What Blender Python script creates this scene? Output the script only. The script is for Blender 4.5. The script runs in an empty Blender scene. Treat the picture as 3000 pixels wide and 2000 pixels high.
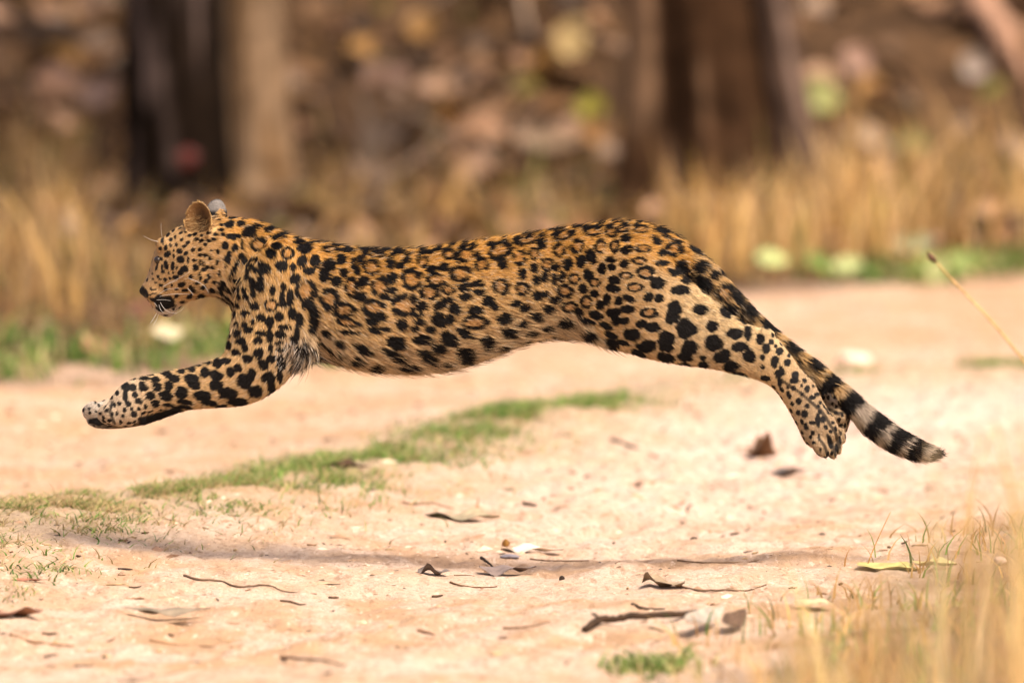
import bpy, math, random
import numpy as np
from mathutils import Vector, Matrix
from mathutils.bvhtree import BVHTree

rng = np.random.default_rng(7)
random.seed(7)
scene = bpy.context.scene
COL = scene.collection

# ------------------------------------------------------------------ camera, sky, sun, exposure
CAM = Vector((0.0, -25.0, 2.0))
TILT = math.radians(3.36)
FOCAL = 369.6
cam_data = bpy.data.cameras.new('camera')
cam = bpy.data.objects.new('camera', cam_data)
COL.objects.link(cam)
cam.location = CAM
cam.rotation_euler = (math.radians(90) - TILT, 0, 0)
cam_data.sensor_width = 36.0
cam_data.lens = FOCAL
cam_data.clip_start = 0.5
cam_data.clip_end = 1500.0
cam_data.dof.use_dof = True
cam_data.dof.focus_distance = 24.95
cam_data.dof.aperture_fstop = 2.5
cam_data.dof.aperture_blades = 0
scene.camera = cam

SUN = Vector((0.40, -0.42, 0.84)).normalized()
sun_data = bpy.data.lights.new('sun', 'SUN')
sun_data.energy = 2.15
sun_data.angle = math.radians(20.0)
sun_data.color = (1.0, 0.93, 0.82)
sun = bpy.data.objects.new('sun', sun_data)
COL.objects.link(sun)
sun.rotation_euler = SUN.to_track_quat('Z', 'Y').to_euler()
sun.location = (6, -4, 14)

world = bpy.data.worlds.new('World')
scene.world = world
world.use_nodes = True
wn = world.node_tree
sky = wn.nodes.new('ShaderNodeTexSky')
sky.sky_type = 'NISHITA'
sky.sun_disc = False
sky.sun_elevation = math.asin(SUN.z)
sky.sun_rotation = math.atan2(SUN.x, SUN.y)
sky.dust_density = 6.0
sky.air_density = 0.8
wn.nodes['Background'].inputs['Strength'].default_value = 0.15
tint = wn.nodes.new('ShaderNodeVectorMath'); tint.operation = 'MULTIPLY'      # dusty, slightly warm sky
tint.inputs[1].default_value = (1.04, 0.95, 0.86)
wn.links.new(sky.outputs['Color'], tint.inputs[0])
wn.links.new(tint.outputs['Vector'], wn.nodes['Background'].inputs['Color'])

scene.view_settings.view_transform = 'Standard'
scene.view_settings.look = 'None'
scene.view_settings.exposure = 0.96
scene.view_settings.gamma = 1.0
scene.view_settings.use_curve_mapping = False
scene.render.engine = 'CYCLES'
scene.cycles.use_denoising = True
scene.cycles.max_bounces = 6
scene.cycles.diffuse_bounces = 3
scene.cycles.transparent_max_bounces = 8
scene.cycles.caustics_reflective = False
scene.cycles.caustics_refractive = False
scene.cycles_curves.shape = 'THICK'

# ------------------------------------------------------------------ pixel <-> world helpers (3000 x 2000 photograph)
ct, st = math.cos(TILT), math.sin(TILT)


def rays(px, py):
    """ray directions for photograph pixels"""
    a = (np.asarray(px, float) - 1500) / 3000 * 36 / FOCAL
    b = (1000 - np.asarray(py, float)) / 3000 * 36 / FOCAL
    # camera axes: right (1,0,0), up (0, st, ct), forward (0, ct, -st)
    return np.stack([a, ct + b * st, -st + b * ct], -1)


def at(px, py, Y):
    """world point seen at a pixel on the vertical plane y = Y"""
    d = rays(px, py)
    t = (np.asarray(Y, float) + 25.0) / d[..., 1]
    return np.array(CAM) + d * t[..., None]


def on_z(px, py, z=0.0):
    d = rays(px, py)
    t = (np.asarray(z, float) - 2.0) / d[..., 2]
    return np.array(CAM) + d * t[..., None]


def to_px(p):
    q = np.asarray(p, float) - np.array(CAM)
    f = q[..., 1] * ct - q[..., 2] * st
    u = q[..., 1] * st + q[..., 2] * ct
    k = 3000 * FOCAL / 36
    return 1500 + q[..., 0] / f * k, 1000 - u / f * k


PXM = 1230.0


def hsh(ix, iy, iz, seed):
    h = (ix.astype(np.int64) * 374761393 + iy.astype(np.int64) * 668265263 + iz.astype(np.int64) * 2147483647 + seed * 144665) & 0xffffffff
    h = ((h ^ (h >> 13)) * 1274126177) & 0xffffffff
    h = ((h ^ (h >> 16)) * 2246822519) & 0xffffffff
    return ((h ^ (h >> 15)) & 0xffff) / 65535.0


def vn3(x, y, z, seed=0):
    x, y, z = np.broadcast_arrays(np.asarray(x, float), np.asarray(y, float), np.asarray(z, float))
    ix, iy, iz = np.floor(x), np.floor(y), np.floor(z)
    fx, fy, fz = x - ix, y - iy, z - iz
    fx, fy, fz = [f * f * (3 - 2 * f) for f in (fx, fy, fz)]
    r = 0
    for dx in (0, 1):
        for dy in (0, 1):
            for dz in (0, 1):
                w = (fx if dx else 1 - fx) * (fy if dy else 1 - fy) * (fz if dz else 1 - fz)
                r = r + w * hsh(ix + dx, iy + dy, iz + dz, seed)
    return r * 2 - 1


def vn2(x, y, seed=0):
    x, y = np.broadcast_arrays(np.asarray(x, float), np.asarray(y, float))
    ix, iy = np.floor(x), np.floor(y)
    fx, fy = x - ix, y - iy
    fx, fy = [f * f * (3 - 2 * f) for f in (fx, fy)]
    z = np.zeros_like(ix)
    r = 0
    for dx in (0, 1):
        for dy in (0, 1):
            w = (fx if dx else 1 - fx) * (fy if dy else 1 - fy)
            r = r + w * hsh(ix + dx, iy + dy, z, seed)
    return r * 2 - 1


def sstep(a, b, x):
    t = np.clip((x - a) / (b - a), 0, 1)
    return t * t * (3 - 2 * t)


def poly_dist(x, y, pts):
    """distance to a polyline and the signed side (positive = beyond/left of the direction of travel)"""
    best = np.full(np.shape(x), 1e9)
    side = np.zeros(np.shape(x))
    for (x0, y0), (x1, y1) in zip(pts[:-1], pts[1:]):
        dx, dy = x1 - x0, y1 - y0
        L2 = dx * dx + dy * dy
        t = np.clip(((x - x0) * dx + (y - y0) * dy) / L2, 0, 1)
        d = np.hypot(x - x0 - t * dx, y - y0 - t * dy)
        s = dx * (y - y0) - dy * (x - x0)
        m = d < best
        best = np.where(m, d, best)
        side = np.where(m, np.sign(s), side)
    return best, side


# ------------------------------------------------------------------ object helpers
def tag(o, label=None, cat=None, group=None, kind=None):
    if label: o['label'] = label
    if cat: o['category'] = cat
    if group: o['group'] = group
    if kind: o['kind'] = kind
    return o


def np_mesh(name, verts, faces, col=None, smooth=True):
    verts = np.asarray(verts, np.float32).reshape(-1, 3)
    me = bpy.data.meshes.new(name)
    if isinstance(faces, np.ndarray):
        n, k = faces.shape
        me.vertices.add(len(verts))
        me.vertices.foreach_set('co', verts.ravel())
        me.loops.add(n * k)
        me.loops.foreach_set('vertex_index', faces.astype(np.int32).ravel())
        me.polygons.add(n)
        me.polygons.foreach_set('loop_start', np.arange(0, n * k, k, dtype=np.int32))
        me.update(calc_edges=True)
        me.validate()
    else:
        me.from_pydata([tuple(v) for v in verts], [], faces)
    if col is not None:
        c = np.ones((len(verts), 4), np.float32)
        c[:, :3] = col
        a = me.attributes.new('col', 'FLOAT_COLOR', 'POINT')
        a.data.foreach_set('color', c.ravel())
    if smooth:
        me.polygons.foreach_set('use_smooth', np.ones(len(me.polygons), bool))
    return me


def link(name, me, mat=None, parent=None, loc=None):
    o = bpy.data.objects.new(name, me)
    COL.objects.link(o)
    if mat is not None and not me.materials:
        me.materials.append(mat)
    if parent: o.parent = parent
    if loc is not None: o.location = loc
    return o


def empty(name, loc=(0, 0, 0)):
    o = bpy.data.objects.new(name, None)
    COL.objects.link(o)
    o.location = loc
    return o


def principled(m):
    return m.node_tree.nodes['Principled BSDF']


def attr_mat(name, rough=0.7, spec=0.25, noise_scale=40.0, var=0.3, bump=0.0, translucent=0.0):
    """colour attribute 'col' varied by a procedural noise"""
    m = bpy.data.materials.new(name)
    m.use_nodes = True
    nt = m.node_tree
    p = principled(m)
    a = nt.nodes.new('ShaderNodeAttribute'); a.attribute_name = 'col'
    tc = nt.nodes.new('ShaderNodeTexCoord')
    nz = nt.nodes.new('ShaderNodeTexNoise')
    nz.inputs['Scale'].default_value = noise_scale
    nz.inputs['Detail'].default_value = 4
    nt.links.new(tc.outputs['Object'], nz.inputs['Vector'])
    mr = nt.nodes.new('ShaderNodeMapRange')
    mr.inputs['From Min'].default_value = 0.3; mr.inputs['From Max'].default_value = 0.7
    mr.inputs['To Min'].default_value = 1 - var; mr.inputs['To Max'].default_value = 1 + var
    nt.links.new(nz.outputs['Fac'], mr.inputs['Value'])
    mx = nt.nodes.new('ShaderNodeVectorMath'); mx.operation = 'MULTIPLY'
    nt.links.new(a.outputs['Color'], mx.inputs[0])
    nt.links.new(mr.outputs['Result'], mx.inputs[1])
    nt.links.new(mx.outputs['Vector'], p.inputs['Base Color'])
    p.inputs['Roughness'].default_value = rough
    p.inputs['Specular IOR Level'].default_value = spec
    if bump:
        b = nt.nodes.new('ShaderNodeBump'); b.inputs['Strength'].default_value = bump
        b.inputs['Distance'].default_value = 0.01
        nt.links.new(nz.outputs['Fac'], b.inputs['Height'])
        nt.links.new(b.outputs['Normal'], p.inputs['Normal'])
    if translucent:
        t = nt.nodes.new('ShaderNodeBsdfTranslucent')
        nt.links.new(mx.outputs['Vector'], t.inputs['Color'])
        ms = nt.nodes.new('ShaderNodeMixShader'); ms.inputs['Fac'].default_value = translucent
        nt.links.new(p.outputs['BSDF'], ms.inputs[1]); nt.links.new(t.outputs['BSDF'], ms.inputs[2])
        nt.links.new(ms.outputs['Shader'], nt.nodes['Material Output'].inputs['Surface'])
    return m


M_LEAF = attr_mat('dry_leaf', 0.6, 0.3, 30, 0.3, 0.3, 0.12)
M_GRASS = attr_mat('grass_blade', 0.55, 0.3, 20, 0.25, 0, 0.3)
M_WOOD = attr_mat('twig_wood', 0.8, 0.2, 60, 0.4, 0.5)
M_STONE = attr_mat('stone', 0.85, 0.2, 50, 0.25, 0.4)
M_BARK = attr_mat('bark', 0.95, 0.03, 9, 0.45, 0.8)

# ------------------------------------------------------------------ the ground
RIDGE_Z = 0.05
RIDGE = [tuple(on_z(u, v, RIDGE_Z)[:2]) for u, v in
         ((-700, 1700), (0, 1545), (300, 1485), (700, 1425), (1000, 1362), (1300, 1300), (1600, 1222), (1900, 1145), (2300, 1095), (2700, 1075), (3300, 1060), (4500, 1010))]
VERGE = [tuple(on_z(u, v, 0.0)[:2]) for u, v in
         ((-2500, 1190), (-600, 1150), (0, 1125), (650, 1110), (1100, 1050), (1600, 960), (2170, 890), (2600, 850), (3000, 815), (4200, 740))]
NEAR = [tuple(on_z(u, v, 0.0)[:2]) for u, v in
        ((1300, 2500), (1750, 2060), (2050, 1880), (2400, 1740), (2750, 1560), (3050, 1440), (3800, 1300))]


def bank_foot(x):
    return 18.5 + 0.5 * vn2(x * 0.35, x * 0 + 3.1, 5)


def ground_h(x, y, fine=True):
    x = np.asarray(x, float); y = np.asarray(y, float)
    d, s = poly_dist(x, y, RIDGE)
    h = (RIDGE_Z + 0.012) * np.exp(-(d / 0.42) ** 2)
    h = h - 0.035 * np.exp(-((d - 1.3) / 0.5) ** 2)                  # ruts either side
    dn, sn = poly_dist(x, y, NEAR)
    h = h + 0.05 * sstep(-0.1, 0.8, np.where(sn < 0, dn, -dn))
    dv, sv = poly_dist(x, y, VERGE)
    beyond = np.where(sv > 0, dv, -dv)
    h = h + 0.06 * sstep(-0.3, 1.2, beyond)
    b = y - bank_foot(x)
    h = h + np.where(b > 0, 2.1 * (1 - np.exp(-np.clip(b, 0, 50) * 0.24)), 0)
    h = h + np.where(b > 0, 0.10, 0.0) * np.clip(b, 0, 1) * vn2(x * 1.1, y * 1.1, 11)
    h = h + 0.018 * vn2(x * 0.9, y * 0.9, 1) + 0.010 * vn2(x * 3.1, y * 3.1, 2)
    if fine:
        rough = 1 + 1.4 * np.exp(-((d - 0.7) / 0.6) ** 2) * sstep(-0.4, 0.8, x)
        h = h + rough * (0.0055 * vn2(x * 11, y * 7, 3) + 0.006 * vn2(x * 31, y * 16, 4))
        rut = np.where(s < 0, d, -1) + 0.05 * vn2(x * 2, y * 2, 6)
        h = h + 0.011 * (np.exp(-((rut - 1.55) / 0.05) ** 2) + np.exp(-((rut - 1.95) / 0.05) ** 2) - np.exp(-((rut - 1.7) / 0.07) ** 2) - 0.8 * np.exp(-((rut - 2.1) / 0.07) ** 2)) * (0.6 + 0.6 * vn2(x * 1.5, y * 1.5, 9))
    return h


def axis(lo, hi, step, far, grow=1.18):
    core = np.arange(lo, hi + step / 2, step)
    out, s, v = [], step, hi
    while v < far:
        s *= grow; v += s; out.append(v)
    inn, s, v = [], step, lo
    while v > -far:
        s *= grow; v -= s; inn.append(v)
    return np.concatenate([inn[::-1], core, out])


gx = axis(-1.9, 2.0, 0.013, 400)
ya = np.arange(-4.0, 4.0, 0.022)
yb = np.arange(4.0, 13.0, 0.04)
yc = np.arange(13.0, 26.0, 0.12)
s_, v_, far = 0.12, 26.0, []
while v_ < 500:
    s_ *= 1.2; v_ += s_; far.append(v_)
s_, v_, near = 0.022, -4.0, []
while v_ > -200:
    s_ *= 1.2; v_ -= s_; near.append(v_)
gy = np.concatenate([near[::-1], ya, yb, yc, far])
GX, GY = np.meshgrid(gx, gy)
GZ = ground_h(GX, GY)
nx, ny = len(gx), len(gy)
idx = np.arange(nx * ny).reshape(ny, nx)
quads = np.stack([idx[:-1, :-1], idx[:-1, 1:], idx[1:, 1:], idx[1:, :-1]], -1).reshape(-1, 4)
dr, _ = poly_dist(GX, GY, RIDGE)
dv, sv = poly_dist(GX, GY, VERGE)
dn, sn = poly_dist(GX, GY, NEAR)
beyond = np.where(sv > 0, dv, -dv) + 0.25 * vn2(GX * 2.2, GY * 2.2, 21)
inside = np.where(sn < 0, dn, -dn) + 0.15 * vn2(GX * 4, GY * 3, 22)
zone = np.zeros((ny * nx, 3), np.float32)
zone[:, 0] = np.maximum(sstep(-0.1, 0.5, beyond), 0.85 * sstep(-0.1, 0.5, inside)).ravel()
zone[:, 1] = np.exp(-((dr + 0.1 * vn2(GX * 5, GY * 4, 23)) / 0.30) ** 2).ravel()      # crest under grass
zone[:, 2] = np.exp(-((dr - 0.75) / 0.55) ** 2).ravel() * sstep(-0.6, 1.2, GX).ravel()  # pale pink shoulder
drs, srs = poly_dist(GX, GY, RIDGE)
rut = (sstep(0.2, 0.7, np.where(srs > 0, drs, -drs) + 0.2 * vn2(GX * 3, GY * 2, 24)).ravel()[:, None] * 1.0).astype(np.float32)
me = np_mesh('ground', np.stack([GX, GY, GZ], -1), quads)
a = me.attributes.new('zone', 'FLOAT_COLOR', 'POINT')
a.data.foreach_set('color', np.concatenate([zone, rut], 1).ravel())


def sand_material():
    m = bpy.data.materials.new('sandy_track')
    m.use_nodes = True
    nt = m.node_tree; N = nt.nodes; L = nt.links
    p = principled(m)
    tc = N.new('ShaderNodeTexCoord')

    def noise(scale, detail=5, rough=0.55, stretch=(1, 1, 1)):
        mp = N.new('ShaderNodeMapping'); mp.inputs['Scale'].default_value = stretch
        L.new(tc.outputs['Object'], mp.inputs['Vector'])
        n = N.new('ShaderNodeTexNoise')
        n.inputs['Scale'].default_value = scale; n.inputs['Detail'].default_value = detail
        n.inputs['Roughness'].default_value = rough
        L.new(mp.outputs['Vector'], n.inputs['Vector'])
        return n.outputs['Fac']

    def ramp(sock, a, b):
        r = N.new('ShaderNodeMapRange'); r.interpolation_type = 'SMOOTHSTEP'
        r.inputs['From Min'].default_value = a; r.inputs['From Max'].default_value = b
        L.new(sock, r.inputs['Value'])
        return r.outputs['Result']

    def mix(fac, c1, c2):
        x = N.new('ShaderNodeMix'); x.data_type = 'RGBA'
        if isinstance(fac, (int, float)): x.inputs['Factor'].default_value = fac
        else: L.new(fac, x.inputs['Factor'])
        for s, c in ((x.inputs['A'], c1), (x.inputs['B'], c2)):
            if isinstance(c, tuple): s.default_value = (*c, 1)
            else: L.new(c, s)
        return x.outputs['Result']

    def mul(a, b):
        x = N.new('ShaderNodeMath'); x.operation = 'MULTIPLY'
        for s, c in ((x.inputs[0], a), (x.inputs[1], b)):
            if isinstance(c, (int, float)): s.default_value = c
            else: L.new(c, s)
        return x.outputs['Value']

    at_ = N.new('ShaderNodeAttribute'); at_.attribute_name = 'zone'
    sp = N.new('ShaderNodeSeparateColor'); L.new(at_.outputs['Color'], sp.inputs['Color'])
    big = ramp(noise(1.3, 3, 0.5, (0.7, 1.0, 1)), 0.38, 0.62)
    med = ramp(noise(6.0, 5, 0.6, (1, 0.55, 1)), 0.40, 0.66)
    fine = ramp(noise(55, 4, 0.65, (1, 0.6, 1)), 0.35, 0.7)
    c = mix(big, (0.44, 0.275, 0.155), (0.53, 0.385, 0.275))
    c = mix(mul(med, 0.75), c, (0.60, 0.46, 0.365))
    c = mix(mul(sp.outputs['Blue'], 0.85), c, (0.63, 0.465, 0.39))
    c = mix(mul(ramp(noise(17, 5, 0.7, (1, 0.45, 1)), 0.56, 0.75), 0.7), c, (0.29, 0.165, 0.09))
    c = mix(mul(fine, 0.34), c, (0.33, 0.205, 0.13))
    c = mix(mul(ramp(noise(120, 2, 0.5), 0.60, 0.70), 0.7), c, (0.20, 0.115, 0.07))
    c = mix(mul(at_.outputs['Alpha'], mul(ramp(noise(2.6, 4, 0.6, (0.8, 0.8, 1)), 0.30, 0.62), 0.6)), c, (0.42, 0.255, 0.14))
    c = mix(mul(ramp(noise(34, 6, 0.75, (1, 0.35, 1)), 0.54, 0.66), 0.5), c, (0.25, 0.14, 0.075))
    c = mix(mul(ramp(noise(42, 4, 0.7, (1, 0.16, 1)), 0.56, 0.66), 0.55), c, (0.27, 0.155, 0.085))
    c = mix(mul(ramp(noise(50, 4, 0.7, (1, 0.18, 1)), 0.57, 0.66), 0.6), c, (0.68, 0.53, 0.41))
    c = mix(mul(sp.outputs['Green'], 0.5), c, (0.30, 0.22, 0.11))
    lit = mix(med, (0.045, 0.024, 0.011), (0.11, 0.06, 0.028))  # litter floor darkened to stand in for shade between the leaves
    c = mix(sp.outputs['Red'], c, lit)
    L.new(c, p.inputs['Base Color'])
    p.inputs['Roughness'].default_value = 0.95
    p.inputs['Specular IOR Level'].default_value = 0.1
    b1 = N.new('ShaderNodeBump'); b1.inputs['Strength'].default_value = 0.8; b1.inputs['Distance'].default_value = 0.012
    L.new(noise(70, 6, 0.7, (1, 0.6, 1)), b1.inputs['Height'])
    L.new(b1.outputs['Normal'], p.inputs['Normal'])
    return m


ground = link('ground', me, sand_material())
tag(ground, kind='structure')


def gz(x, y):
    return float(ground_h(np.array([x]), np.array([y]))[0])


def on_ground(px, py):
    """where the line of sight through a pixel meets the ground"""
    d = rays(px, py)
    t = np.arange(17, 60, 0.02) / d[1]
    p = np.array(CAM) + d * t[:, None]
    below = p[:, 2] < ground_h(p[:, 0], p[:, 1], False)
    i = int(np.argmax(below)) if below.any() else len(t) - 1
    q = p[i]
    return np.array([q[0], q[1], gz(q[0], q[1])])


# ------------------------------------------------------------------ blades, leaves, sticks
def blades(name, base, height, width, lean, col, mat=None, segs=3):
    """many tapered bent grass blades as one mesh; lean is the horizontal tip offset (x, y)"""
    n = len(base)
    ang = rng.uniform(0, math.pi, n)
    side = np.stack([np.cos(ang), np.sin(ang), np.zeros(n)], -1)
    V, C = [], []
    for k in range(segs + 1):
        s = k / segs
        c = base + np.stack([lean[:, 0] * s ** 2, lean[:, 1] * s ** 2, height * (s - 0.12 * s ** 2)], -1)
        w = width * (1 - s ** 1.6) * 0.5 + 0.0003
        V += [c - side * w[:, None], c + side * w[:, None]]
        C += [col * (0.8 + 0.2 * s)] * 2
    V = np.stack(V, 1); C = np.stack(C, 1)
    k2 = 2 * (segs + 1)
    f = []
    for k in range(segs):
        f.append([2 * k, 2 * k + 1, 2 * k + 3, 2 * k + 2])
    F = (np.array(f)[None] + (np.arange(n) * k2)[:, None, None]).reshape(-1, 4)
    return link(name, np_mesh(name, V.reshape(-1, 3), F, C.reshape(-1, 3)), mat or M_GRASS)


def leaf_template(nl=6, nw=2):
    u = np.linspace(0, 1, nl + 1)
    v = np.linspace(-1, 1, 2 * nw + 1)
    U, Vv = np.meshgrid(u, v, indexing='ij')
    prof = (np.sin(np.pi * np.clip(U, 0, 1) ** 0.85)) ** 0.75
    i = np.arange((nl + 1) * (2 * nw + 1)).reshape(nl + 1, 2 * nw + 1)
    q = np.stack([i[:-1, :-1], i[1:, :-1], i[1:, 1:], i[:-1, 1:]], -1).reshape(-1, 4)
    return U, Vv, prof, q


def leaf_shape(L, W, curl_l, curl_w, seed, nl=8, nw=2, wav=0.1):
    """one leaf, lying along x, centred; closed top and underside"""
    r = np.random.default_rng(seed)
    U, Vv, prof, q = leaf_template(nl, nw)
    x = (U - 0.5) * L
    y = Vv * prof * W / 2
    z = curl_l * L * ((U - 0.45) * 2) ** 2 + curl_w * W * (Vv * prof) ** 2
    z = z + wav * W * np.sin(U * 7 + r.uniform(0, 6)) * Vv * prof + wav * 0.6 * W * np.sin(U * 13 + Vv * 2 + r.uniform(0, 6)) * prof
    z = z - 0.02 * W * (np.abs(Vv) < 0.01)
    y = y + 0.06 * W * np.sin(U * 4 + r.uniform(0, 6))
    top = np.stack([x, y, z], -1).reshape(-1, 3)
    bot = top - np.array([0, 0, 0.0012])
    n = len(top)
    return np.concatenate([top, bot]), np.concatenate([q, q[:, ::-1] + n]), n


def rot_z(v, a):
    c, s = math.cos(a), math.sin(a)
    return np.stack([v[:, 0] * c - v[:, 1] * s, v[:, 0] * s + v[:, 1] * c, v[:, 2]], -1)


def tube_np(pts, rad, k=7, taper_end=True):
    pts = np.asarray(pts, float); n = len(pts)
    rad = np.broadcast_to(np.asarray(rad, float), (n,))
    T = np.gradient(pts, axis=0); T /= np.linalg.norm(T, axis=1)[:, None] + 1e-9
    ref = np.array([0, 0, 1.0]) if abs(T[:, 2]).mean() < 0.8 else np.array([1.0, 0, 0])
    A = np.cross(T, ref); A /= np.linalg.norm(A, axis=1)[:, None] + 1e-9
    B = np.cross(T, A)
    th = np.arange(k) / k * 2 * math.pi
    V = pts[:, None] + rad[:, None, None] * (np.cos(th)[None, :, None] * A[:, None] + np.sin(th)[None, :, None] * B[:, None])
    F = []
    for i in range(n - 1):
        for j in range(k):
            F.append((i * k + j, i * k + (j + 1) % k, (i + 1) * k + (j + 1) % k, (i + 1) * k + j))
    F.append(tuple(range(k - 1, -1, -1))); F.append(tuple((n - 1) * k + j for j in range(k)))
    return V.reshape(-1, 3), F


def resample(pts, n):
    """Catmull-Rom through rows of pts"""
    pts = np.asarray(pts, float)
    P = np.concatenate([[2 * pts[0] - pts[1]], pts, [2 * pts[-1] - pts[-2]]])
    out = []
    m = len(pts) - 1
    for t in np.linspace(0, m, n):
        i = min(int(t), m - 1); f = t - i
        a, b, c, d = P[i], P[i + 1], P[i + 2], P[i + 3]
        out.append(0.5 * (2 * b + (c - a) * f + (2 * a - 5 * b + 4 * c - d) * f * f + (3 * b - a - 3 * c + d) * f ** 3))
    return np.array(out)


# ------------------------------------------------------------------ trees on the bank
def make_tree(label, top_px, base_px, Y, width_px, lobes, flare, dark, patch, height, seed, crown_r, lean_y=0.0, patch_lo=0.15):
    r = np.random.default_rng(seed)
    base = at(base_px[0], base_px[1], Y); base[2] = gz(base[0], Y) - 0.12
    top = at(top_px[0], top_px[1], Y)
    sx = (top[0] - base[0]) / max(top[2] - base[2], 0.1)
    rad = width_px / (PXM * 25 / (25 + Y)) / 2
    root = empty('tree', (base[0], Y, base[2]))
    tag(root, label, 'tree')
    nr, na = 110, 60
    zs = np.concatenate([np.linspace(0, 1.6, 80), np.linspace(1.65, height, 30)])
    th = np.arange(na) / na * 2 * math.pi
    Z, T = np.meshgrid(zs, th, indexing='ij')
    R = rad * (1 - 0.45 * Z / height) * (1 + flare * np.exp(-Z / 0.22) + 0.25 * flare * np.exp(-Z / 0.6))
    lob = sum(a * np.cos(k * T + ph + 0.25 * np.sin(Z * 1.3 + ph)) for k, a, ph in lobes)
    R = R * (1 + lob * (0.35 + 0.65 * np.exp(-Z / 0.8)))
    cx, sy = np.cos(T), np.sin(T)
    R = R * (1 + 0.055 * vn3(cx * 2.2, sy * 2.2, Z * 1.6, seed) + 0.05 * vn3(cx * 7, sy * 7, Z * 1.9, seed + 1) + 0.025 * vn3(cx * 16, sy * 16, Z * 6, seed + 2))
    bend = 0.06 * np.sin(Z * 0.9 + seed)
    X = cx * R + sx * Z + bend * sstep(1.5, 4, Z); Yy = sy * R + lean_y * Z
    m = vn3(cx * 2.6, sy * 2.6, Z * 1.3, seed + 5) + 0.5 * vn3(cx * 8, sy * 8, Z * 3, seed + 6)
    f = sstep(patch_lo, patch_lo + 0.45, m)[..., None]
    c = np.array(dark) * (1 - f) + np.array(patch) * f
    c = c * (1 + 0.3 * vn3(cx * 14, sy * 14, Z * 3, seed + 7))[..., None]
    i = np.arange(nr * na).reshape(nr, na); j = np.roll(i, -1, 1)
    q = np.stack([i[:-1], j[:-1], j[1:], i[1:]], -1).reshape(-1, 4)
    link('trunk', np_mesh('trunk', np.stack([X, Yy, Z], -1), q, c.reshape(-1, 3)), M_BARK, root)
    tips = []
    for k in range(6):
        z0 = height * r.uniform(0.55, 0.97); az = k * 1.1 + r.uniform(-0.3, 0.3)
        s0 = np.array([sx * z0 + 0.06 * math.sin(z0 * 0.9 + seed), lean_y * z0, z0])
        ln = crown_r * r.uniform(0.7, 1.1)
        pts = [s0 + np.array([math.cos(az) * ln * t, math.sin(az) * ln * t, ln * (0.75 * t - 0.15 * t * t) + 0.08 * math.sin(4 * t + k)]) for t in np.linspace(0, 1, 7)]
        V, F = tube_np(pts, rad * 0.42 * np.linspace(1, 0.15, 7), 8)
        me = np_mesh('limb', V, F, np.tile(np.array(dark) * 1.3 + 0.02, (len(V), 1)))
        link('limb', me, M_BARK, root)
        tips += [pts[3], pts[5], pts[6]]
    n = 380
    ct_ = np.array(tips)[r.integers(0, len(tips), n)] + r.normal(0, crown_r * 0.24, (n, 3))
    U, Vv, prof, q = leaf_template(3, 1)
    loc = np.stack([(U - 0.5) * 0.2, Vv * prof * 0.065, 0.03 * Vv ** 2], -1).reshape(-1, 3)
    e = r.uniform(0, 6.28, (n, 3)) * np.array([1, 0.15, 0.15])
    V = []
    for k in range(n):
        M = np.array(Matrix.Rotation(e[k, 0], 3, 'Z') @ Matrix.Rotation(e[k, 1] - 0.4, 3, 'Y') @ Matrix.Rotation(e[k, 2] - 0.4, 3, 'X'))
        V.append(loc @ M.T + ct_[k])
    F = (q[None] + (np.arange(n) * len(loc))[:, None, None]).reshape(-1, 4)
    colr = np.repeat(np.array([0.08, 0.12, 0.03]) * r.uniform(0.6, 1.7, (n, 1)) + r.uniform(0, 0.06, (n, 1)) * np.array([1, .5, 0]), len(loc), 0)
    cr = link('crown', np_mesh('crown', np.concatenate(V), F, colr), M_LEAF, root)
    cr['kind'] = 'stuff'
    return root


make_tree('thick dark blackish tree trunk behind the head of the leopard', (497, 0), (528, 590), 16.8, 300,
          [(3, 0.05, 0.4), (5, 0.04, 1.0)], 0.18, (0.009, 0.0055, 0.0035), (0.10, 0.07, 0.06), 7.5, 101, 1.7, patch_lo=0.38)
make_tree('slender pale brown tree trunk just behind the dark blackish one', (735, 0), (762, 575), 17.6, 195,
          [(3, 0.05, 0.4), (4, 0.03, 1.0)], 0.35, (0.15, 0.088, 0.043), (0.25, 0.165, 0.10), 6.5, 102, 1.4, patch_lo=0.0)
make_tree('broad fluted brown tree trunk with flaring roots behind the rump of the leopard', (2025, 0), (2060, 600), 16.9, 385,
          [(3, 0.13, 2.2), (5, 0.12, 0.3), (8, 0.06, 1.2)], 0.55, (0.036, 0.018, 0.009), (0.16, 0.095, 0.055), 8.5, 103, 1.9, patch_lo=0.1)
make_tree('thin greyish leaning tree trunk at the right side of the broad fluted one', (2262, 0), (2385, 590), 16.8, 110,
          [(2, 0.08, 0.4), (5, 0.06, 1.0)], 0.55, (0.08, 0.05, 0.035), (0.17, 0.125, 0.105), 5.0, 104, 1.1, patch_lo=-0.05)

# red bracket on the dark trunk, pale fallen bough top right

V, F, n = leaf_shape(0.085, 0.085, -0.1, -0.25, 5, 8, 3, 0.05)
b = at(552, 455, 16.5)
M_ = np.array(Matrix.Rotation(1.2, 3, 'X'))
me = np_mesh('red_leaf', V @ M_.T, F, np.tile([0.075, 0.006, 0.002], (len(V), 1)))
o = link('red_leaf', me, M_LEAF, None, b)
tag(o, 'dark red leaf hanging against the foot of the blackish trunk', 'leaf')
pp = resample([at(2800, -120, 20.4), at(2880, 10, 20.2), at(2945, 130, 20.0), at(2985, 240, 19.9), at(3070, 370, 19.7), at(3180, 500, 19.5)], 24)
pp[:, 2] += 0.02 * np.sin(np.arange(24))
V, F = tube_np(pp, np.linspace(0.072, 0.05, 24) * (1 + 0.15 * np.sin(np.arange(24) * 1.7)), 12)
o = link('fallen_bough', np_mesh('fallen_bough', V, F, np.tile([0.30, 0.175, 0.115], (len(V), 1))), M_BARK)
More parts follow.
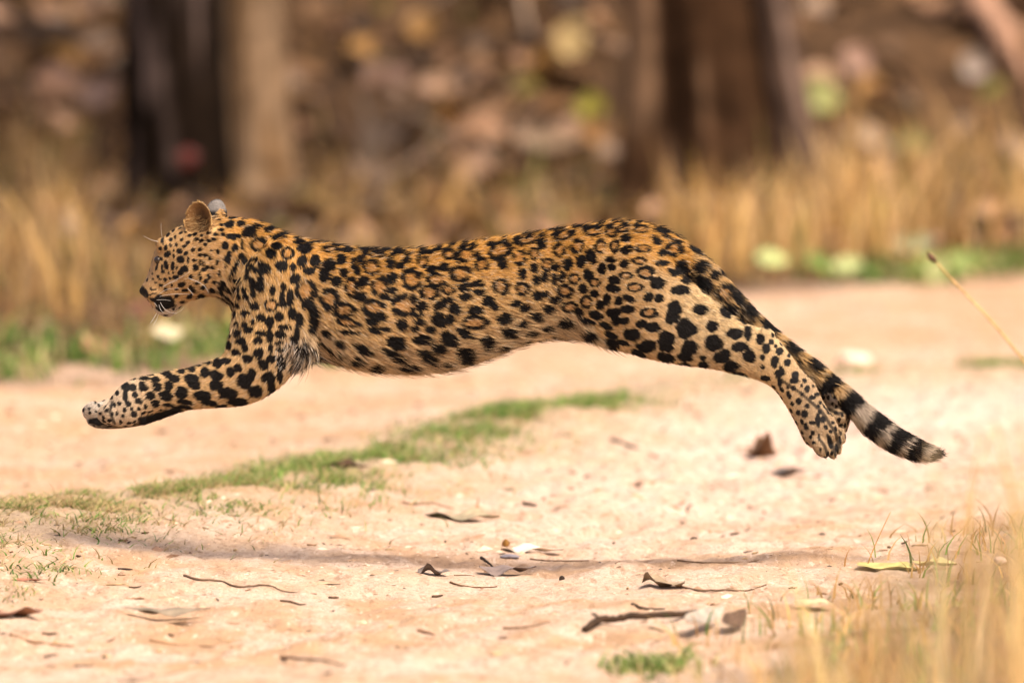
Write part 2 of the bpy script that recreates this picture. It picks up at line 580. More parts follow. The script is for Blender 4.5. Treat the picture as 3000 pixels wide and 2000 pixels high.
tag(o, 'pale pinkish dead bough leaning down the bank in the top right corner', 'branch')

# ------------------------------------------------------------------ leaf litter on the bank
PAL = np.array([[0.15, 0.075, 0.028], [0.27, 0.15, 0.082], [0.035, 0.018, 0.008], [0.26, 0.135, 0.036], [0.18, 0.12, 0.08], [0.12, 0.115, 0.022], [0.36, 0.215, 0.13], [0.07, 0.035, 0.014]])
PW = np.array([0.26, 0.16, 0.17, 0.09, 0.10, 0.035, 0.055, 0.13])


def scatter_leaves(name, x, y, size, tilt, lift, label_kind=True, pal=PAL, pw=PW):
    n = len(x)
    z = ground_h(x, y, False)
    e = 0.15
    sl = np.arctan2(ground_h(x, y + e, False) - z, e)
    U, Vv, prof, q = leaf_template(4, 1)
    V = []
    for k in range(n):
        L = size[k]; W = L * rng.uniform(0.45, 0.75)
        loc = np.stack([(U - 0.5) * L, Vv * prof * W / 2, rng.uniform(-0.2, 0.35) * L * ((U - 0.5) * 2) ** 2 + rng.uniform(-0.2, 0.5) * W * (Vv * prof) ** 2], -1).reshape(-1, 3)
        M = np.array(Matrix.Rotation(sl[k], 3, 'X') @ Matrix.Rotation(rng.normal(0, tilt), 3, 'X') @ Matrix.Rotation(rng.normal(0, tilt), 3, 'Y') @ Matrix.Rotation(rng.uniform(0, 6.28), 3, 'Z'))
        V.append(loc @ M.T + np.array([x[k], y[k], z[k] + lift + L * 0.12]))
    F = (q[None] + (np.arange(n) * U.size)[:, None, None]).reshape(-1, 4)
    c = pal[rng.choice(len(pal), n, p=pw / pw.sum())] * rng.uniform(0.85, 1.5, (n, 1))
    o = link(name, np_mesh(name, np.concatenate(V), F, np.repeat(c, U.size, 0)), M_LEAF)
    o['kind'] = 'stuff'
    return o


n = 15000
x = rng.uniform(-6, 5.6, n); y = 13.5 + 13 * rng.random(n) ** 0.8
clump = vn2(x * 1.6, y * 1.6, 61)
k = rng.random(n) < 0.45 + 0.6 * clump
x, y = x[k], y[k]
o = scatter_leaves('leaf_litter', x, y, 0.09 + 0.17 * rng.random(len(x)) ** 1.6, 0.6, 0.0)
tag(o, 'brown leaf litter covering the blurred bank behind the dry grass', 'leaves')
# a few thin dead sticks among it are part of the litter
V, F, C, off = [], [], [], 0
for k in range(70):
    x0, y0 = rng.uniform(-2.8, 2.8), rng.uniform(16, 22)
    L, a, ri = rng.uniform(0.3, 0.9), rng.uniform(0, 3.14), rng.uniform(-0.1, 0.5)
    pts = [(x0 + math.cos(a) * L * t, y0 + math.sin(a) * L * t, gz(x0 + math.cos(a) * L * t, y0 + math.sin(a) * L * t) + 0.03 + ri * t * L * 0.6) for t in (0, 0.35, 0.7, 1)]
    v, f = tube_np(pts, rng.uniform(0.006, 0.018) * np.array([1, 0.9, 0.7, 0.4]), 6)
    V.append(v); F += [tuple(i + off for i in q) for q in f]; off += len(v)
    C.append(np.tile(np.array([0.3, 0.22, 0.16]) * rng.uniform(0.4, 1.3), (len(v), 1)))
o = link('dead_sticks', np_mesh('dead_sticks', np.concatenate(V), F, np.concatenate(C)), M_WOOD)
tag(o, 'thin dead sticks strewn through the leaf litter on the bank', 'sticks', kind='stuff')

# ------------------------------------------------------------------ dry grass behind the track
def xy_from_px(u, Y):
    return at(u, np.full(np.shape(u), 1000.0), Y)[..., 0]


def verge_y(x):
    vx, vy = np.array(VERGE).T
    return np.interp(x, vx, vy)


DRY = np.array([[0.58, 0.345, 0.11], [0.50, 0.32, 0.15], [0.66, 0.44, 0.19], [0.34, 0.20, 0.07], [0.44, 0.225, 0.075], [0.26, 0.26, 0.06]])
DW = np.array([0.30, 0.22, 0.16, 0.14, 0.12, 0.06])


def dry_cols(n):
    return DRY[rng.choice(len(DRY), n, p=DW)] * rng.uniform(0.6, 1.25, (n, 1))


n = 22500
Yg = rng.uniform(7.5, 19.2, n)
xg = rng.uniform(-4.2, 3.8, n) * (25 + Yg) / 42
beyond = Yg - verge_y(xg)
cl = vn2(xg * 1.7, Yg * 0.8, 71) + 0.7 * vn2(xg * 6, Yg * 3, 72)
u, _ = to_px(np.stack([xg, Yg, np.zeros(n)], -1))
keep = (beyond > 0.8) & (rng.random(n) < (0.16 + 0.55 * cl + 0.25 * (u > 1950) + 0.10 * (u < 700)) * np.where((u > 720) & (u < 1850), 0.45, 1.0) * np.where((u > 280) & (u < 880) & (Yg > 11.0), 0.3, 1.0))
xg, Yg, u = xg[keep], Yg[keep], u[keep]
n = len(xg)
hgt_g = rng.uniform(0.10, 0.42, n) * np.where(u > 1950, 1.2, np.where(u < 760, 0.95, 0.75))
hgt_g *= np.where(rng.random(n) < 0.10, 1.5, 1.0)
hgt_g *= np.where((u > 280) & (u < 900) & (Yg > 10.5), 0.55, 1.0) * np.where((u > 1750) & (u < 2420) & (Yg > 14.0), 0.6, 1.0)
base = np.stack([xg, Yg, ground_h(xg, Yg, False) - 0.01], -1)
o = blades('dry_grass', base, hgt_g, rng.uniform(0.008, 0.022, n), rng.normal(0, 0.09, (n, 2)) * (hgt_g / 0.4)[:, None], dry_cols(n) * np.where(u > 1950, 1.15, 0.92)[:, None])
tag(o, 'tall golden dry grass standing blurred between the track and the bank', 'grass', kind='stuff')

# dry grass lower mat between (bent over, mixed with dark gaps)
n = 7500
Yg = rng.uniform(7.8, 18.5, n); xg = rng.uniform(-4.2, 3.8, n) * (25 + Yg) / 42
keep = (Yg - verge_y(xg) > 0.7) & (vn2(xg * 2, Yg, 75) > -0.35)
xg, Yg = xg[keep], Yg[keep]; n = len(xg)
base = np.stack([xg, Yg, ground_h(xg, Yg, False)], -1)
o = blades('matted_grass', base, rng.uniform(0.04, 0.14, n), rng.uniform(0.006, 0.014, n), rng.normal(0, 0.16, (n, 2)), dry_cols(n) * 0.65)
tag(o, 'low matted straw lying at the foot of the tall dry grass', 'grass', kind='stuff')

# ------------------------------------------------------------------ green verge and green crest
GREEN = np.array([[0.09, 0.19, 0.025], [0.13, 0.24, 0.04], [0.20, 0.28, 0.06], [0.06, 0.12, 0.03], [0.42, 0.36, 0.16]])


def green_cols(n, dry=0.1):
    w = np.array([0.3, 0.3, 0.2, 0.2, 0]) * (1 - dry); w[4] = dry
    return GREEN[rng.choice(5, n, p=w / w.sum())] * rng.uniform(0.75, 1.25, (n, 1))


n = 24000
xg = rng.uniform(-4.2, 3.8, n); off_ = rng.uniform(-0.25, 1.5, n)
Yg = verge_y(xg) + off_
cl = vn2(xg * 1.8, Yg * 1.1, 81) + 0.5 * vn2(xg * 6, Yg * 4, 82)
u, _ = to_px(np.stack([xg, Yg, np.zeros(n)], -1))
keep = rng.random(n) < np.where(u < 900, 0.45 + 0.9 * cl, -0.05 + 0.8 * cl) * sstep(-0.25, 0.15, off_) * sstep(1.6, 0.7, off_) * np.where((u > 800) & (u < 2050), 0.5, 1.2)
xg, Yg = xg[keep], Yg[keep]; n = len(xg)
base = np.stack([xg, Yg, ground_h(xg, Yg, False) - 0.004], -1)
o = blades('verge_grass', base, rng.uniform(0.03, 0.11, n) * np.where(xg < -0.6, 1.25, 0.9), rng.uniform(0.008, 0.018, n), rng.normal(0, 0.05, (n, 2)), green_cols(n, 0.32) * 1.15)
tag(o, 'short green grass along the far edge of the track', 'grass', kind='stuff')

n = 4000
x = rng.uniform(-4.2, 3.8, n); off_ = rng.uniform(-0.05, 1.3, n); y = verge_y(x) + off_
k = vn2(x * 1.8, y * 1.1, 81) + 0.5 * vn2(x * 6, y * 4, 82) > np.where(x < -0.5, 0.15, 0.5)
o = scatter_leaves('ground_plants', x[k], y[k], rng.uniform(0.05, 0.12, int(k.sum())), 0.6, 0.03,
                   pal=np.array([[0.16, 0.25, 0.05], [0.28, 0.34, 0.10], [0.10, 0.17, 0.035], [0.42, 0.42, 0.18], [0.44, 0.30, 0.18]]), pw=np.array([0.34, 0.26, 0.2, 0.12, 0.08]))
tag(o, 'small broad leaved green plants mixed into the far verge grass', 'plants')

rx, ry = np.array(RIDGE).T
n = 95000
tt = rng.uniform(0, 1, n)
seg = np.concatenate([[0], np.cumsum(np.hypot(np.diff(rx), np.diff(ry)))])
q = tt * seg[-1]
xg = np.interp(q, seg, rx); Yg = np.interp(q, seg, ry)
u, _ = to_px(np.stack([xg, Yg, np.full(n, RIDGE_Z)], -1))
wd = np.interp(u, [-300, 0, 500, 900, 1300, 1900, 2500, 3000], [0.24, 0.23, 0.23, 0.19, 0.16, 0.10, 0.10, 0.18])
offx = rng.normal(0, 1, n) * wd
xg = xg + offx * 0.7; Yg = Yg + offx * np.where(u < 700, 1.1, 0.8) * rng.choice([-1, 1], n)
cl = vn2(xg * 4, Yg * 2.4, 85) + 0.6 * vn2(xg * 13, Yg * 7, 86)
pr = np.interp(u, [-300, 0, 700, 1000, 1500, 1850, 2000, 2500, 2620, 3000], [0.60, 0.62, 0.85, 0.60, 0.40, 0.25, 0.05, 0.04, 0.25, 0.3])
pr = pr * np.clip(0.85 + 1.6 * vn2(xg * 9, Yg * 4.5, 87) + 0.5 * vn2(xg * 25, Yg * 12, 88), 0.04, 1.3)
keep = (rng.random(n) < pr * np.maximum(np.clip(0.40 + 1.5 * cl, 0, 1.4), np.exp(-((u - 700) / 190) ** 2) + 0.75 * np.exp(-((u - 380) / 130) ** 2) + 0.5 * np.exp(-((u - 90) / 140) ** 2) + 0.7 * np.exp(-((u - 1060) / 150) ** 2) + 0.5 * np.exp(-((u - 1380) / 90) ** 2))) & (u > -250) & (u < 3300)
xg, Yg, u = xg[keep], Yg[keep], u[keep]; n = len(xg)
base = np.stack([xg, Yg, ground_h(xg, Yg, False) - 0.003], -1)
dryc = np.where(rng.random(n)[:, None] < np.interp(u, [0, 600, 900, 1500], [0.74, 0.55, 0.35, 0.25])[:, None],
                np.array([0.46, 0.34, 0.16]) * rng.uniform(0.6, 1.3, (n, 1)), 1.25 * green_cols(n, 0.0))
o = blades('crest_grass', base, rng.uniform(0.010, 0.04, n) * np.where(rng.random(n) < 0.06, 1.6, 1) * np.interp(u, [0, 400, 700], [0.6, 0.75, 1.0]), rng.uniform(0.002, 0.0048, n), rng.normal(0, 0.03, (n, 2)) + np.array([0.012, 0]), dryc)
tag(o, 'short green and straw coloured grass on the crest between the wheel ruts', 'grass', kind='stuff')

# small patches of the same grass low at the left edge
n = 900
cx_ = [(60, 1690, 0.09), (150, 1672, 0.07), (30, 1740, 0.06), (250, 1560, 0.12), (330, 1540, 0.1), (20, 1610, 0.12), (600, 1500, 0.10), (720, 1490, 0.07)]
pl = []
for uu, vv, s in cx_:
    c = on_ground(uu, vv)
    pl.append(np.stack([c[0] + rng.normal(0, s * 0.6, 75), c[1] + rng.normal(0, s * 1.2, 75)], -1))
pl = np.concatenate(pl); n = len(pl)
base = np.stack([pl[:, 0], pl[:, 1], ground_h(pl[:, 0], pl[:, 1], False) - 0.002], -1)
o = blades('sparse_grass', base, rng.uniform(0.008, 0.026, n), rng.uniform(0.002, 0.006, n), rng.normal(0, 0.024, (n, 2)), green_cols(n, 0.3))
tag(o, 'sparse little tufts of green grass on the sand near the left edge', 'grass', kind='stuff')

# ------------------------------------------------------------------ near verge, lower right: low growth, then tall straw close to the lens
nx_, ny_ = np.array(NEAR).T
n = 12000
xg = rng.uniform(0.2, 1.7, n); Yg = rng.uniform(-4.6, 2.0, n)
dn_, sn_ = poly_dist(xg, Yg, NEAR)
ins_ = np.where(sn_ < 0, dn_, -dn_)
cl = vn2(xg * 5, Yg * 3, 91) + 0.6 * vn2(xg * 15, Yg * 8, 92)
keep = rng.random(n) < (0.22 + 0.55 * cl) * sstep(-0.15, 0.35, ins_)
xg, Yg = xg[keep], Yg[keep]; n = len(xg)
base = np.stack([xg, Yg, ground_h(xg, Yg, False) - 0.002], -1)
gc = np.where(rng.random(n)[:, None] < 0.2 + 0.35 * (vn2(xg * 3, Yg * 2, 93)[:, None] > 0.1), green_cols(n, 0), dry_cols(n))
o = blades('low_growth', base, rng.uniform(0.015, 0.09, n), rng.uniform(0.003, 0.007, n), rng.normal(0, 0.035, (n, 2)), gc)
tag(o, 'low mixed dry and green growth on the near verge at lower right', 'grass', kind='stuff')

n = 430
Yg = rng.uniform(-10.5, -4.6, n)
u = 3250 - 1350 * rng.random(n) ** 1.35
# blade tips stay under a line climbing to the right
tipv = np.interp(u, [1850, 2100, 2500, 2800, 3150], [2030, 1840, 1590, 1360, 1080]) + rng.exponential(260, n)
tip = at(u, tipv, Yg)
bz = ground_h(tip[:, 0], Yg, False)
hh = np.clip(tip[:, 2] - bz, 0.05, 1.2)
base = np.stack([tip[:, 0], Yg, bz], -1)
o = blades('near_straw', base, hh * 1.12, rng.uniform(0.005, 0.014, n), rng.normal(0, 0.10, (n, 2)), (np.array([[0.66, 0.42, 0.18], [0.70, 0.50, 0.28], [0.46, 0.25, 0.09], [0.22, 0.12, 0.05], [0.60, 0.40, 0.18], [0.34, 0.33, 0.11]])[rng.choice(6, n, p=[0.25, 0.18, 0.20, 0.14, 0.15, 0.08])] * rng.uniform(1.05, 1.6, (n, 1))).clip(0, 0.85), segs=5)
tag(o, 'tall straw coloured grass blurred close to the lens at lower right', 'grass', kind='stuff')

# green tuft at the bottom edge
c = on_ground(1900, 1960)
n = 240
base = np.stack([c[0] + rng.normal(0, 0.045, n), c[1] + rng.normal(0, 0.10, n), np.zeros(n)], -1); base[:, 2] = ground_h(base[:, 0], base[:, 1], False)
o = blades('green_tuft', base, rng.uniform(0.015, 0.05, n), rng.uniform(0.006, 0.013, n), rng.normal(0, 0.035, (n, 2)), green_cols(n, 0.25) * 1.1)
tag(o, 'bright green leafy tuft at the bottom edge right of the middle', 'grass tuft', kind='stuff')

# single straws that can be told apart
def straw(label, px, Y, r0, colr, head=None):
    pp = resample([at(u, v, yy) for (u, v), yy in zip(px, np.broadcast_to(Y, (len(px),)))], 16)
    V, F = tube_np(pp, np.linspace(r0, r0 * 0.4, 16), 6)
    root = link('grass_stalk', np_mesh('grass_stalk', V, F, np.tile(colr, (len(V), 1))), M_WOOD)
    tag(root, label, 'grass stalk')
    if head:
        e = pp[-1]; d = pp[-1] - pp[-4]; d /= np.linalg.norm(d)
        hp = [e - d * 0.004 + d * head * t for t in np.linspace(0, 1, 8)]
        V, F = tube_np(hp, 0.0075 * np.sin(np.linspace(0.25, 2.9, 8)), 7)
        link('seed_head', np_mesh('seed_head', V, F, np.tile([0.16, 0.09, 0.05], (len(V), 1))), M_WOOD, root)


straw('long bent golden stalk with a dark seed head arching in from the right edge', [(3400, 1800), (3200, 1330), (3000, 1058), (2900, 935), (2790, 820), (2740, 765)], -1.9, 0.0042, (0.56, 0.35, 0.13), 0.03)
straw('left straw of the two that cross in a narrow V near the right edge', [(2828, 2300), (2835, 1800), (2836, 1500), (2850, 1380), (2868, 1290)], -3.4, 0.0032, (0.62, 0.43, 0.20))
straw('right straw of the two that cross in a narrow V near the right edge', [(2812, 2300), (2826, 1800), (2842, 1500), (2872, 1370), (2905, 1270)], -3.5, 0.0032, (0.62, 0.43, 0.20))
straw('broad blurred straw standing along the lower right edge', [(3010, 2400), (2990, 1800), (2975, 1520), (2950, 1380), (2915, 1240)], -5.0, 0.006, (0.60, 0.40, 0.18))
straw('thin rust coloured straw sticking up from the sand right of centre', [(2530, 1690), (2552, 1625), (2580, 1560), (2609, 1499)], -0.2, 0.0022, (0.45, 0.24, 0.09))
straw('pale straw blurred across the end of the tail', [(2760, 2500), (2745, 1900), (2738, 1500), (2730, 1300)], -6.5, 0.0065, (0.60, 0.45, 0.26))
# ------------------------------------------------------------------ the leopard
TUBES = {}
ORDER = []


def tube_def(name, secs, hair, n=10, flow=1, sub=True):
    """secs: (top x, top y, bottom x, bottom y, half width, side offset) in photograph pixels at the leopard's distance"""
    s = np.array(secs, float)
    m = (len(s) - 1) * n + 1
    s = resample(s, m)
    s[:, 4] = np.maximum(s[:, 4], 2)
    TUBES[name] = dict(s=s, hair=hair, flow=flow)
    ORDER.append(name)


INS = 6.0     # skin lies this far (pixels) inside the fur's outline

tube_def('torso', [
    (650, 632, 612, 866, 80, 0), (730, 640, 676, 905, 98, 0), (800, 662, 694, 990, 116, 0), (850, 686, 760, 1052, 132, 0),
    (900, 700, 850, 1056, 142, 0), (960, 709, 940, 1056, 147, 0), (1040, 722, 1040, 1078, 150, 0), (1130, 726, 1135, 1090, 150, 0),
    (1220, 725, 1230, 1092, 148, 0), (1310, 715, 1330, 1080, 142, 0), (1400, 700, 1430, 1048, 128, 0), (1500, 687, 1530, 1010, 112, 0),
    (1600, 671, 1630, 990, 106, 0), (1700, 658, 1730, 998, 122, 0), (1800, 645, 1830, 1000, 120, 0), (1885, 650, 1890, 960, 108, 0),
    (1945, 674, 1945, 900, 84, 0), (1990, 712, 1980, 830, 44, 0)], 15)
tube_def('head', [
    (405, 850, 411, 862, 8, 0), (412, 838, 428, 876, 21, 0), (424, 818, 443, 896, 33, 0), (437, 789, 457, 912, 40, 0), (447, 750, 470, 922, 47, 0),
    (460, 716, 485, 927, 56, 0), (488, 684, 506, 922, 70, 0), (528, 660, 532, 900, 82, 0), (580, 640, 562, 882, 90, 0),
    (640, 632, 602, 872, 90, 0), (705, 638, 655, 872, 88, 0)], 5)
tube_def('near_fore', [
    (795, 735, 935, 740, 46, -78), (738, 800, 938, 830, 62, -92), (690, 885, 932, 925, 68, -96), (668, 985, 905, 1020, 66, -96),
    (652, 1036, 872, 1072, 62, -94), (624, 1052, 822, 1135, 56, -92), (582, 1067, 735, 1184, 50, -90), (512, 1082, 630, 1196, 45, -88),
    (440, 1096, 540, 1200, 41, -86), (391, 1104, 466, 1208, 40, -84), (352, 1126, 425, 1222, 45, -84), (328, 1152, 402, 1244, 49, -84),
    (312, 1178, 370, 1253, 44, -84), (303, 1200, 338, 1250, 32, -84), (300, 1215, 318, 1240, 14, -84)], 8)
tube_def('far_fore', [
    (795, 760, 930, 760, 46, 78), (740, 880, 925, 930, 62, 92), (690, 1000, 880, 1060, 58, 90), (610, 1072, 790, 1150, 50, 86),
    (520, 1100, 640, 1190, 44, 80), (445, 1130, 550, 1204, 40, 74), (385, 1150, 470, 1232, 38, 68), (335, 1160, 410, 1250, 42, 62),
    (296, 1170, 350, 1258, 46, 58), (266, 1187, 296, 1257, 38, 56), (253, 1205, 262, 1235, 18, 56)], 6)
tube_def('near_hind', [
    (1720, 690, 1690, 965, 62, -58), (1830, 700, 1748, 1003, 72, -68), (1920, 728, 1838, 1036, 74, -72), (2000, 800, 1928, 1060, 68, -74),
    (2066, 862, 2018, 1075, 58, -74), (2122, 905, 2090, 1084, 50, -74), (2174, 938, 2150, 1098, 43, -74), (2220, 957, 2203, 1110, 38, -74),
    (2262, 972, 2236, 1124, 36, -74), (2304, 1018, 2268, 1147, 36, -74), (2345, 1072, 2292, 1179, 35, -74), (2388, 1120, 2313, 1215, 36, -74),
    (2418, 1178, 2334, 1255, 42, -74), (2452, 1230, 2352, 1294, 47, -74), (2464, 1268, 2373, 1312, 40, -74), (2444, 1300, 2394, 1322, 28, -74),
    (2432, 1318, 2416, 1324, 14, -74)], 8)
tube_def('far_hind', [
    (1760, 700, 1700, 960, 62, 58), (1900, 750, 1830, 1015, 70, 68), (2030, 850, 1980, 1050, 62, 72), (2140, 925, 2110, 1060, 48, 72),
    (2240, 968, 2210, 1080, 40, 70), (2335, 1022, 2300, 1110, 36, 64), (2400, 1070, 2330, 1165, 36, 50), (2444, 1108, 2355, 1205, 42, 40),
    (2480, 1155, 2378, 1245, 50, 32), (2494, 1210, 2405, 1268, 52, 26), (2486, 1256, 2440, 1280, 40, 26), (2468, 1270, 2456, 1276, 14, 26)], 5)
tube_def('tail', [
    (1870, 652, 1850, 790, 46, 0), (1930, 662, 1900, 800, 50, 0), (1990, 694, 1950, 806, 48, 0), (2075, 758, 2013, 850, 44, 0), (2155, 848, 2100, 914, 38, 0), (2238, 935, 2194, 984, 31, 0),
    (2320, 1006, 2280, 1052, 28, 0), (2395, 1062, 2356, 1108, 28, 0), (2482, 1132, 2446, 1182, 29, 0), (2527, 1173, 2492, 1230, 33, 0),
    (2572, 1210, 2538, 1272, 35, 0), (2628, 1252, 2602, 1314, 35, 0), (2690, 1288, 2676, 1344, 32, 0), (2728, 1306, 2718, 1346, 22, 0), (2748, 1318, 2742, 1338, 10, 0)], 22)


def ell(name, cx, cy, rx, ry, y, w, rot=0):
    """an extra muscle or pad: an ellipsoid"""
    return (cx, cy, rx, ry, y, w, math.radians(rot))


EXTRA = [
    ell('shoulder', 800, 850, 105, 150, -100, 60, 18), ell('shoulder', 800, 850, 105, 150, 100, 60, 18),
    ell('triceps', 850, 970, 70, 95, -112, 46, -25), ell('triceps', 850, 970, 70, 95, 112, 46, -25),
    ell('cheek', 566, 800, 58, 66, -52, 42), ell('cheek', 566, 800, 58, 66, 52, 42),
    ell('muzzle', 468, 868, 44, 32, -24, 27, 20), ell('muzzle', 468, 868, 44, 32, 24, 27, 20),
    ell('brow', 482, 722, 30, 24, -38, 20, 40), ell('brow', 482, 722, 30, 24, 38, 20, 40),
    ell('chin', 478, 906, 34, 20, 0, 24, 25),
    ell('haunch', 1850, 850, 120, 135, -98, 64, -30), ell('haunch', 1850, 850, 120, 135, 98, 64, -30),
    ell('ribs', 1080, 910, 190, 150, -80, 78), ell('ribs', 1080, 910, 190, 150, 80, 78),
    ell('calf', 2085, 985, 80, 62, -88, 42, -28),
    ell('heel', 2238, 985, 34, 28, -74, 28), ell('heel pad', 2440, 1152, 32, 40, -2, 38, -25), ell('far pad', 2450, 1222, 30, 26, -14, 32, -20),
    # toes of the near hind foot, the near and the far front paw
    ell('toe', 2404, 1308, 38, 23, -108, 20, 55), ell('toe', 2432, 1314, 34, 17, -86, 17, 65), ell('toe', 2452, 1300, 34, 14, -62, 15, 78), ell('toe', 2466, 1274, 28, 12, -44, 14, 80),
    ell('toe', 330, 1212, 32, 30, -112, 17, 30), ell('toe', 318, 1216, 30, 30, -92, 18, 30), ell('toe', 312, 1212, 28, 30, -70, 17, 30),
    ell('toe', 276, 1200, 28, 26, 30, 17, 20), ell('toe', 268, 1206, 28, 26, 50, 18, 20), ell('toe', 272, 1204, 28, 26, 72, 17, 20),
    ell('wrist pad', 405, 1222, 24, 16, -80, 22, 20), ell('pad', 288, 1238, 34, 16, 52, 34, 10),
]


def build_skin():
    V, F = [], []
    off = 0
    K = 30
    th = np.arange(K) / K * 2 * math.pi
    for nme in ORDER:
        s = TUBES[nme]['s']
        mid = (s[:, 0:2] + s[:, 2:4]) / 2
        rv = (s[:, 0:2] - s[:, 2:4]) / 2
        ln = np.linalg.norm(rv, axis=1)
        ins = min(INS, 6) if nme != 'head' else 2.5
        if nme in ('near_hind', 'far_hind', 'near_fore', 'far_fore'): ins = 4
        sc = np.clip((ln - ins) / np.maximum(ln, 1e-3), 0.25, 1)
        rv = rv * sc[:, None]
        u = mid[:, None, 0] + np.cos(th)[None] * rv[:, None, 0]
        v = mid[:, None, 1] + np.cos(th)[None] * rv[:, None, 1]
        Y = (s[:, None, 5] + np.sin(th)[None] * np.maximum(s[:, None, 4] - ins * 0.5, 2)) / PXM
        P = at(u, v, Y)
        TUBES[nme]['mid'] = at(mid[:, 0], mid[:, 1], s[:, 5] / PXM)
        TUBES[nme]['rv'] = at(mid[:, 0] + rv[:, 0], mid[:, 1] + rv[:, 1], s[:, 5] / PXM) - TUBES[nme]['mid']
        m = len(s)
        V.append(P.reshape(-1, 3))
        for i in range(m - 1):
            for j in range(K):
                F.append((off + i * K + j, off + (i + 1) * K + j, off + (i + 1) * K + (j + 1) % K, off + i * K + (j + 1) % K))
        F.append(tuple(off + j for j in range(K)))
        F.append(tuple(off + (m - 1) * K + j for j in range(K - 1, -1, -1)))
        off += m * K
    n1, n2 = 18, 12
    for cx, cy, rx, ry, y, w, r in EXTRA:
        a = np.arange(n1) / n1 * 2 * math.pi
        b = np.linspace(0.06, math.pi - 0.06, n2)
        A, B = np.meshgrid(a, b)
        ex, ey, ez = np.cos(A) * np.sin(B) * rx, np.sin(A) * np.sin(B) * ry, np.cos(B) * w
        u = cx + ex * math.cos(r) - ey * math.sin(r)
        v = cy + ex * math.sin(r) + ey * math.cos(r)
        V.append(at(u, v, (y + ez) / PXM).reshape(-1, 3))
        for i in range(n2 - 1):
            for j in range(n1):
                F.append((off + i * n1 + j, off + i * n1 + (j + 1) % n1, off + (i + 1) * n1 + (j + 1) % n1, off + (i + 1) * n1 + j))
        F.append(tuple(off + j for j in range(n1 - 1, -1, -1)))
        F.append(tuple(off + (n2 - 1) * n1 + j for j in range(n1)))
        off += n1 * n2
    # ears: thick cups. axes: across (tangent), up, and the way the opening faces
    for c, half_w, half_h, face, up, name in EARS:
        face = face.normalized(); up = (up - face * up.dot(face)).normalized(); acr = up.cross(face)
        nr, na = 7, 26
        sheets = []
        for thick in (0.0, 1.0):
            R, A = np.meshgrid(np.linspace(0.02, 1, nr), np.arange(na) / na * 2 * math.pi, indexing='ij')
            xx = np.cos(A) * R * half_w * (1 - 0.10 * np.sin(A))
            yy = np.sin(A) * R * half_h
            depth = -(1 - R ** 2) * 0.62 * half_w
            th_ = thick * (0.006 * (1 - R ** 3) + 0.0046)
            P = np.array(c) + xx[..., None] * np.array(acr) + yy[..., None] * np.array(up) + (depth - th_)[..., None] * np.array(face)
            sheets.append(P.reshape(-1, 3))
        V += sheets
        m = nr * na
        for i in range(nr - 1):
            for j in range(na):
                q = (i * na + j, i * na + (j + 1) % na, (i + 1) * na + (j + 1) % na, (i + 1) * na + j)
                F.append(tuple(off + k for k in q)); F.append(tuple(off + m + k for k in q[::-1]))
        for j in range(na):
            F.append((off + (nr - 1) * na + j, off + (nr - 1) * na + (j + 1) % na, off + m + (nr - 1) * na + (j + 1) % na, off + m + (nr - 1) * na + j))
        F.append(tuple(off + j for j in range(na - 1, -1, -1))); F.append(tuple(off + m + j for j in range(na)))
        off += 2 * m
    me = bpy.data.meshes.new('body_cage')
    me.from_pydata([tuple(v) for v in np.concatenate(V)], [], F)
    ob = bpy.data.objects.new('body_cage', me)
    COL.objects.link(ob)
    r = ob.modifiers.new('r', 'REMESH'); r.mode = 'VOXEL'; r.voxel_size = 0.0042
    sm = ob.modifiers.new('s', 'SMOOTH'); sm.factor = 0.5; sm.iterations = 4
    dg = bpy.context.evaluated_depsgraph_get()
    out = bpy.data.meshes.new_from_object(ob.evaluated_get(dg))
    bpy.data.objects.remove(ob)
    bpy.data.meshes.remove(me)
    return out


def A3(u, v, yo): return Vector(at(u, v, yo / PXM))


EARS = [(A3(577, 645, -72), 46 / PXM, 58 / PXM, Vector((-0.38, -0.90, 0.12)), Vector((0.03, 0.14, 1)), 'near_ear'),
        (A3(630, 626, 62), 38 / PXM, 46 / PXM, Vector((-0.45, 0.88, 0.05)), Vector((0.16, -0.08, 1)), 'far_ear')]

skin = build_skin()
skin.name = 'body'
nv = len(skin.vertices)
SV = np.empty(nv * 3, np.float32); skin.vertices.foreach_get('co', SV); SV = SV.reshape(-1, 3).astype(float)
SN = np.empty(nv * 3, np.float32); skin.vertex_normals.foreach_get('vector', SN); SN = SN.reshape(-1, 3).astype(float)

# --- what part of the animal each skin point belongs to, which way its hair lies and how long it is
CEN, RAD, TAN, RV, HL, TID, TT = [], [], [], [], [], [], []
for i, nme in enumerate(ORDER):
    T = TUBES[nme]; mid = T['mid']
    tg = np.gradient(mid, axis=0); tg /= np.linalg.norm(tg, axis=1)[:, None] + 1e-9
    rr = (np.linalg.norm(T['rv'], axis=1) + T['s'][:, 4] / PXM) / 2
    k = slice(0, None, 3)
    CEN.append(mid[k]); RAD.append(np.maximum(rr[k], 0.012)); TAN.append(tg[k]); RV.append(T['rv'][k])
    n = len(mid[k]); HL.append(np.full(n, T['hair'])); TID.append(np.full(n, i)); TT.append(np.linspace(0, 1, n))
CEN, RAD, TAN, RV, HL, TID, TT = [np.concatenate(z) for z in (CEN, RAD, TAN, RV, HL, TID, TT)]
flow = np.zeros((nv, 3)); hair = np.zeros(nv); tid = np.zeros(nv, int); hgt = np.zeros(nv); tpar = np.zeros(nv)
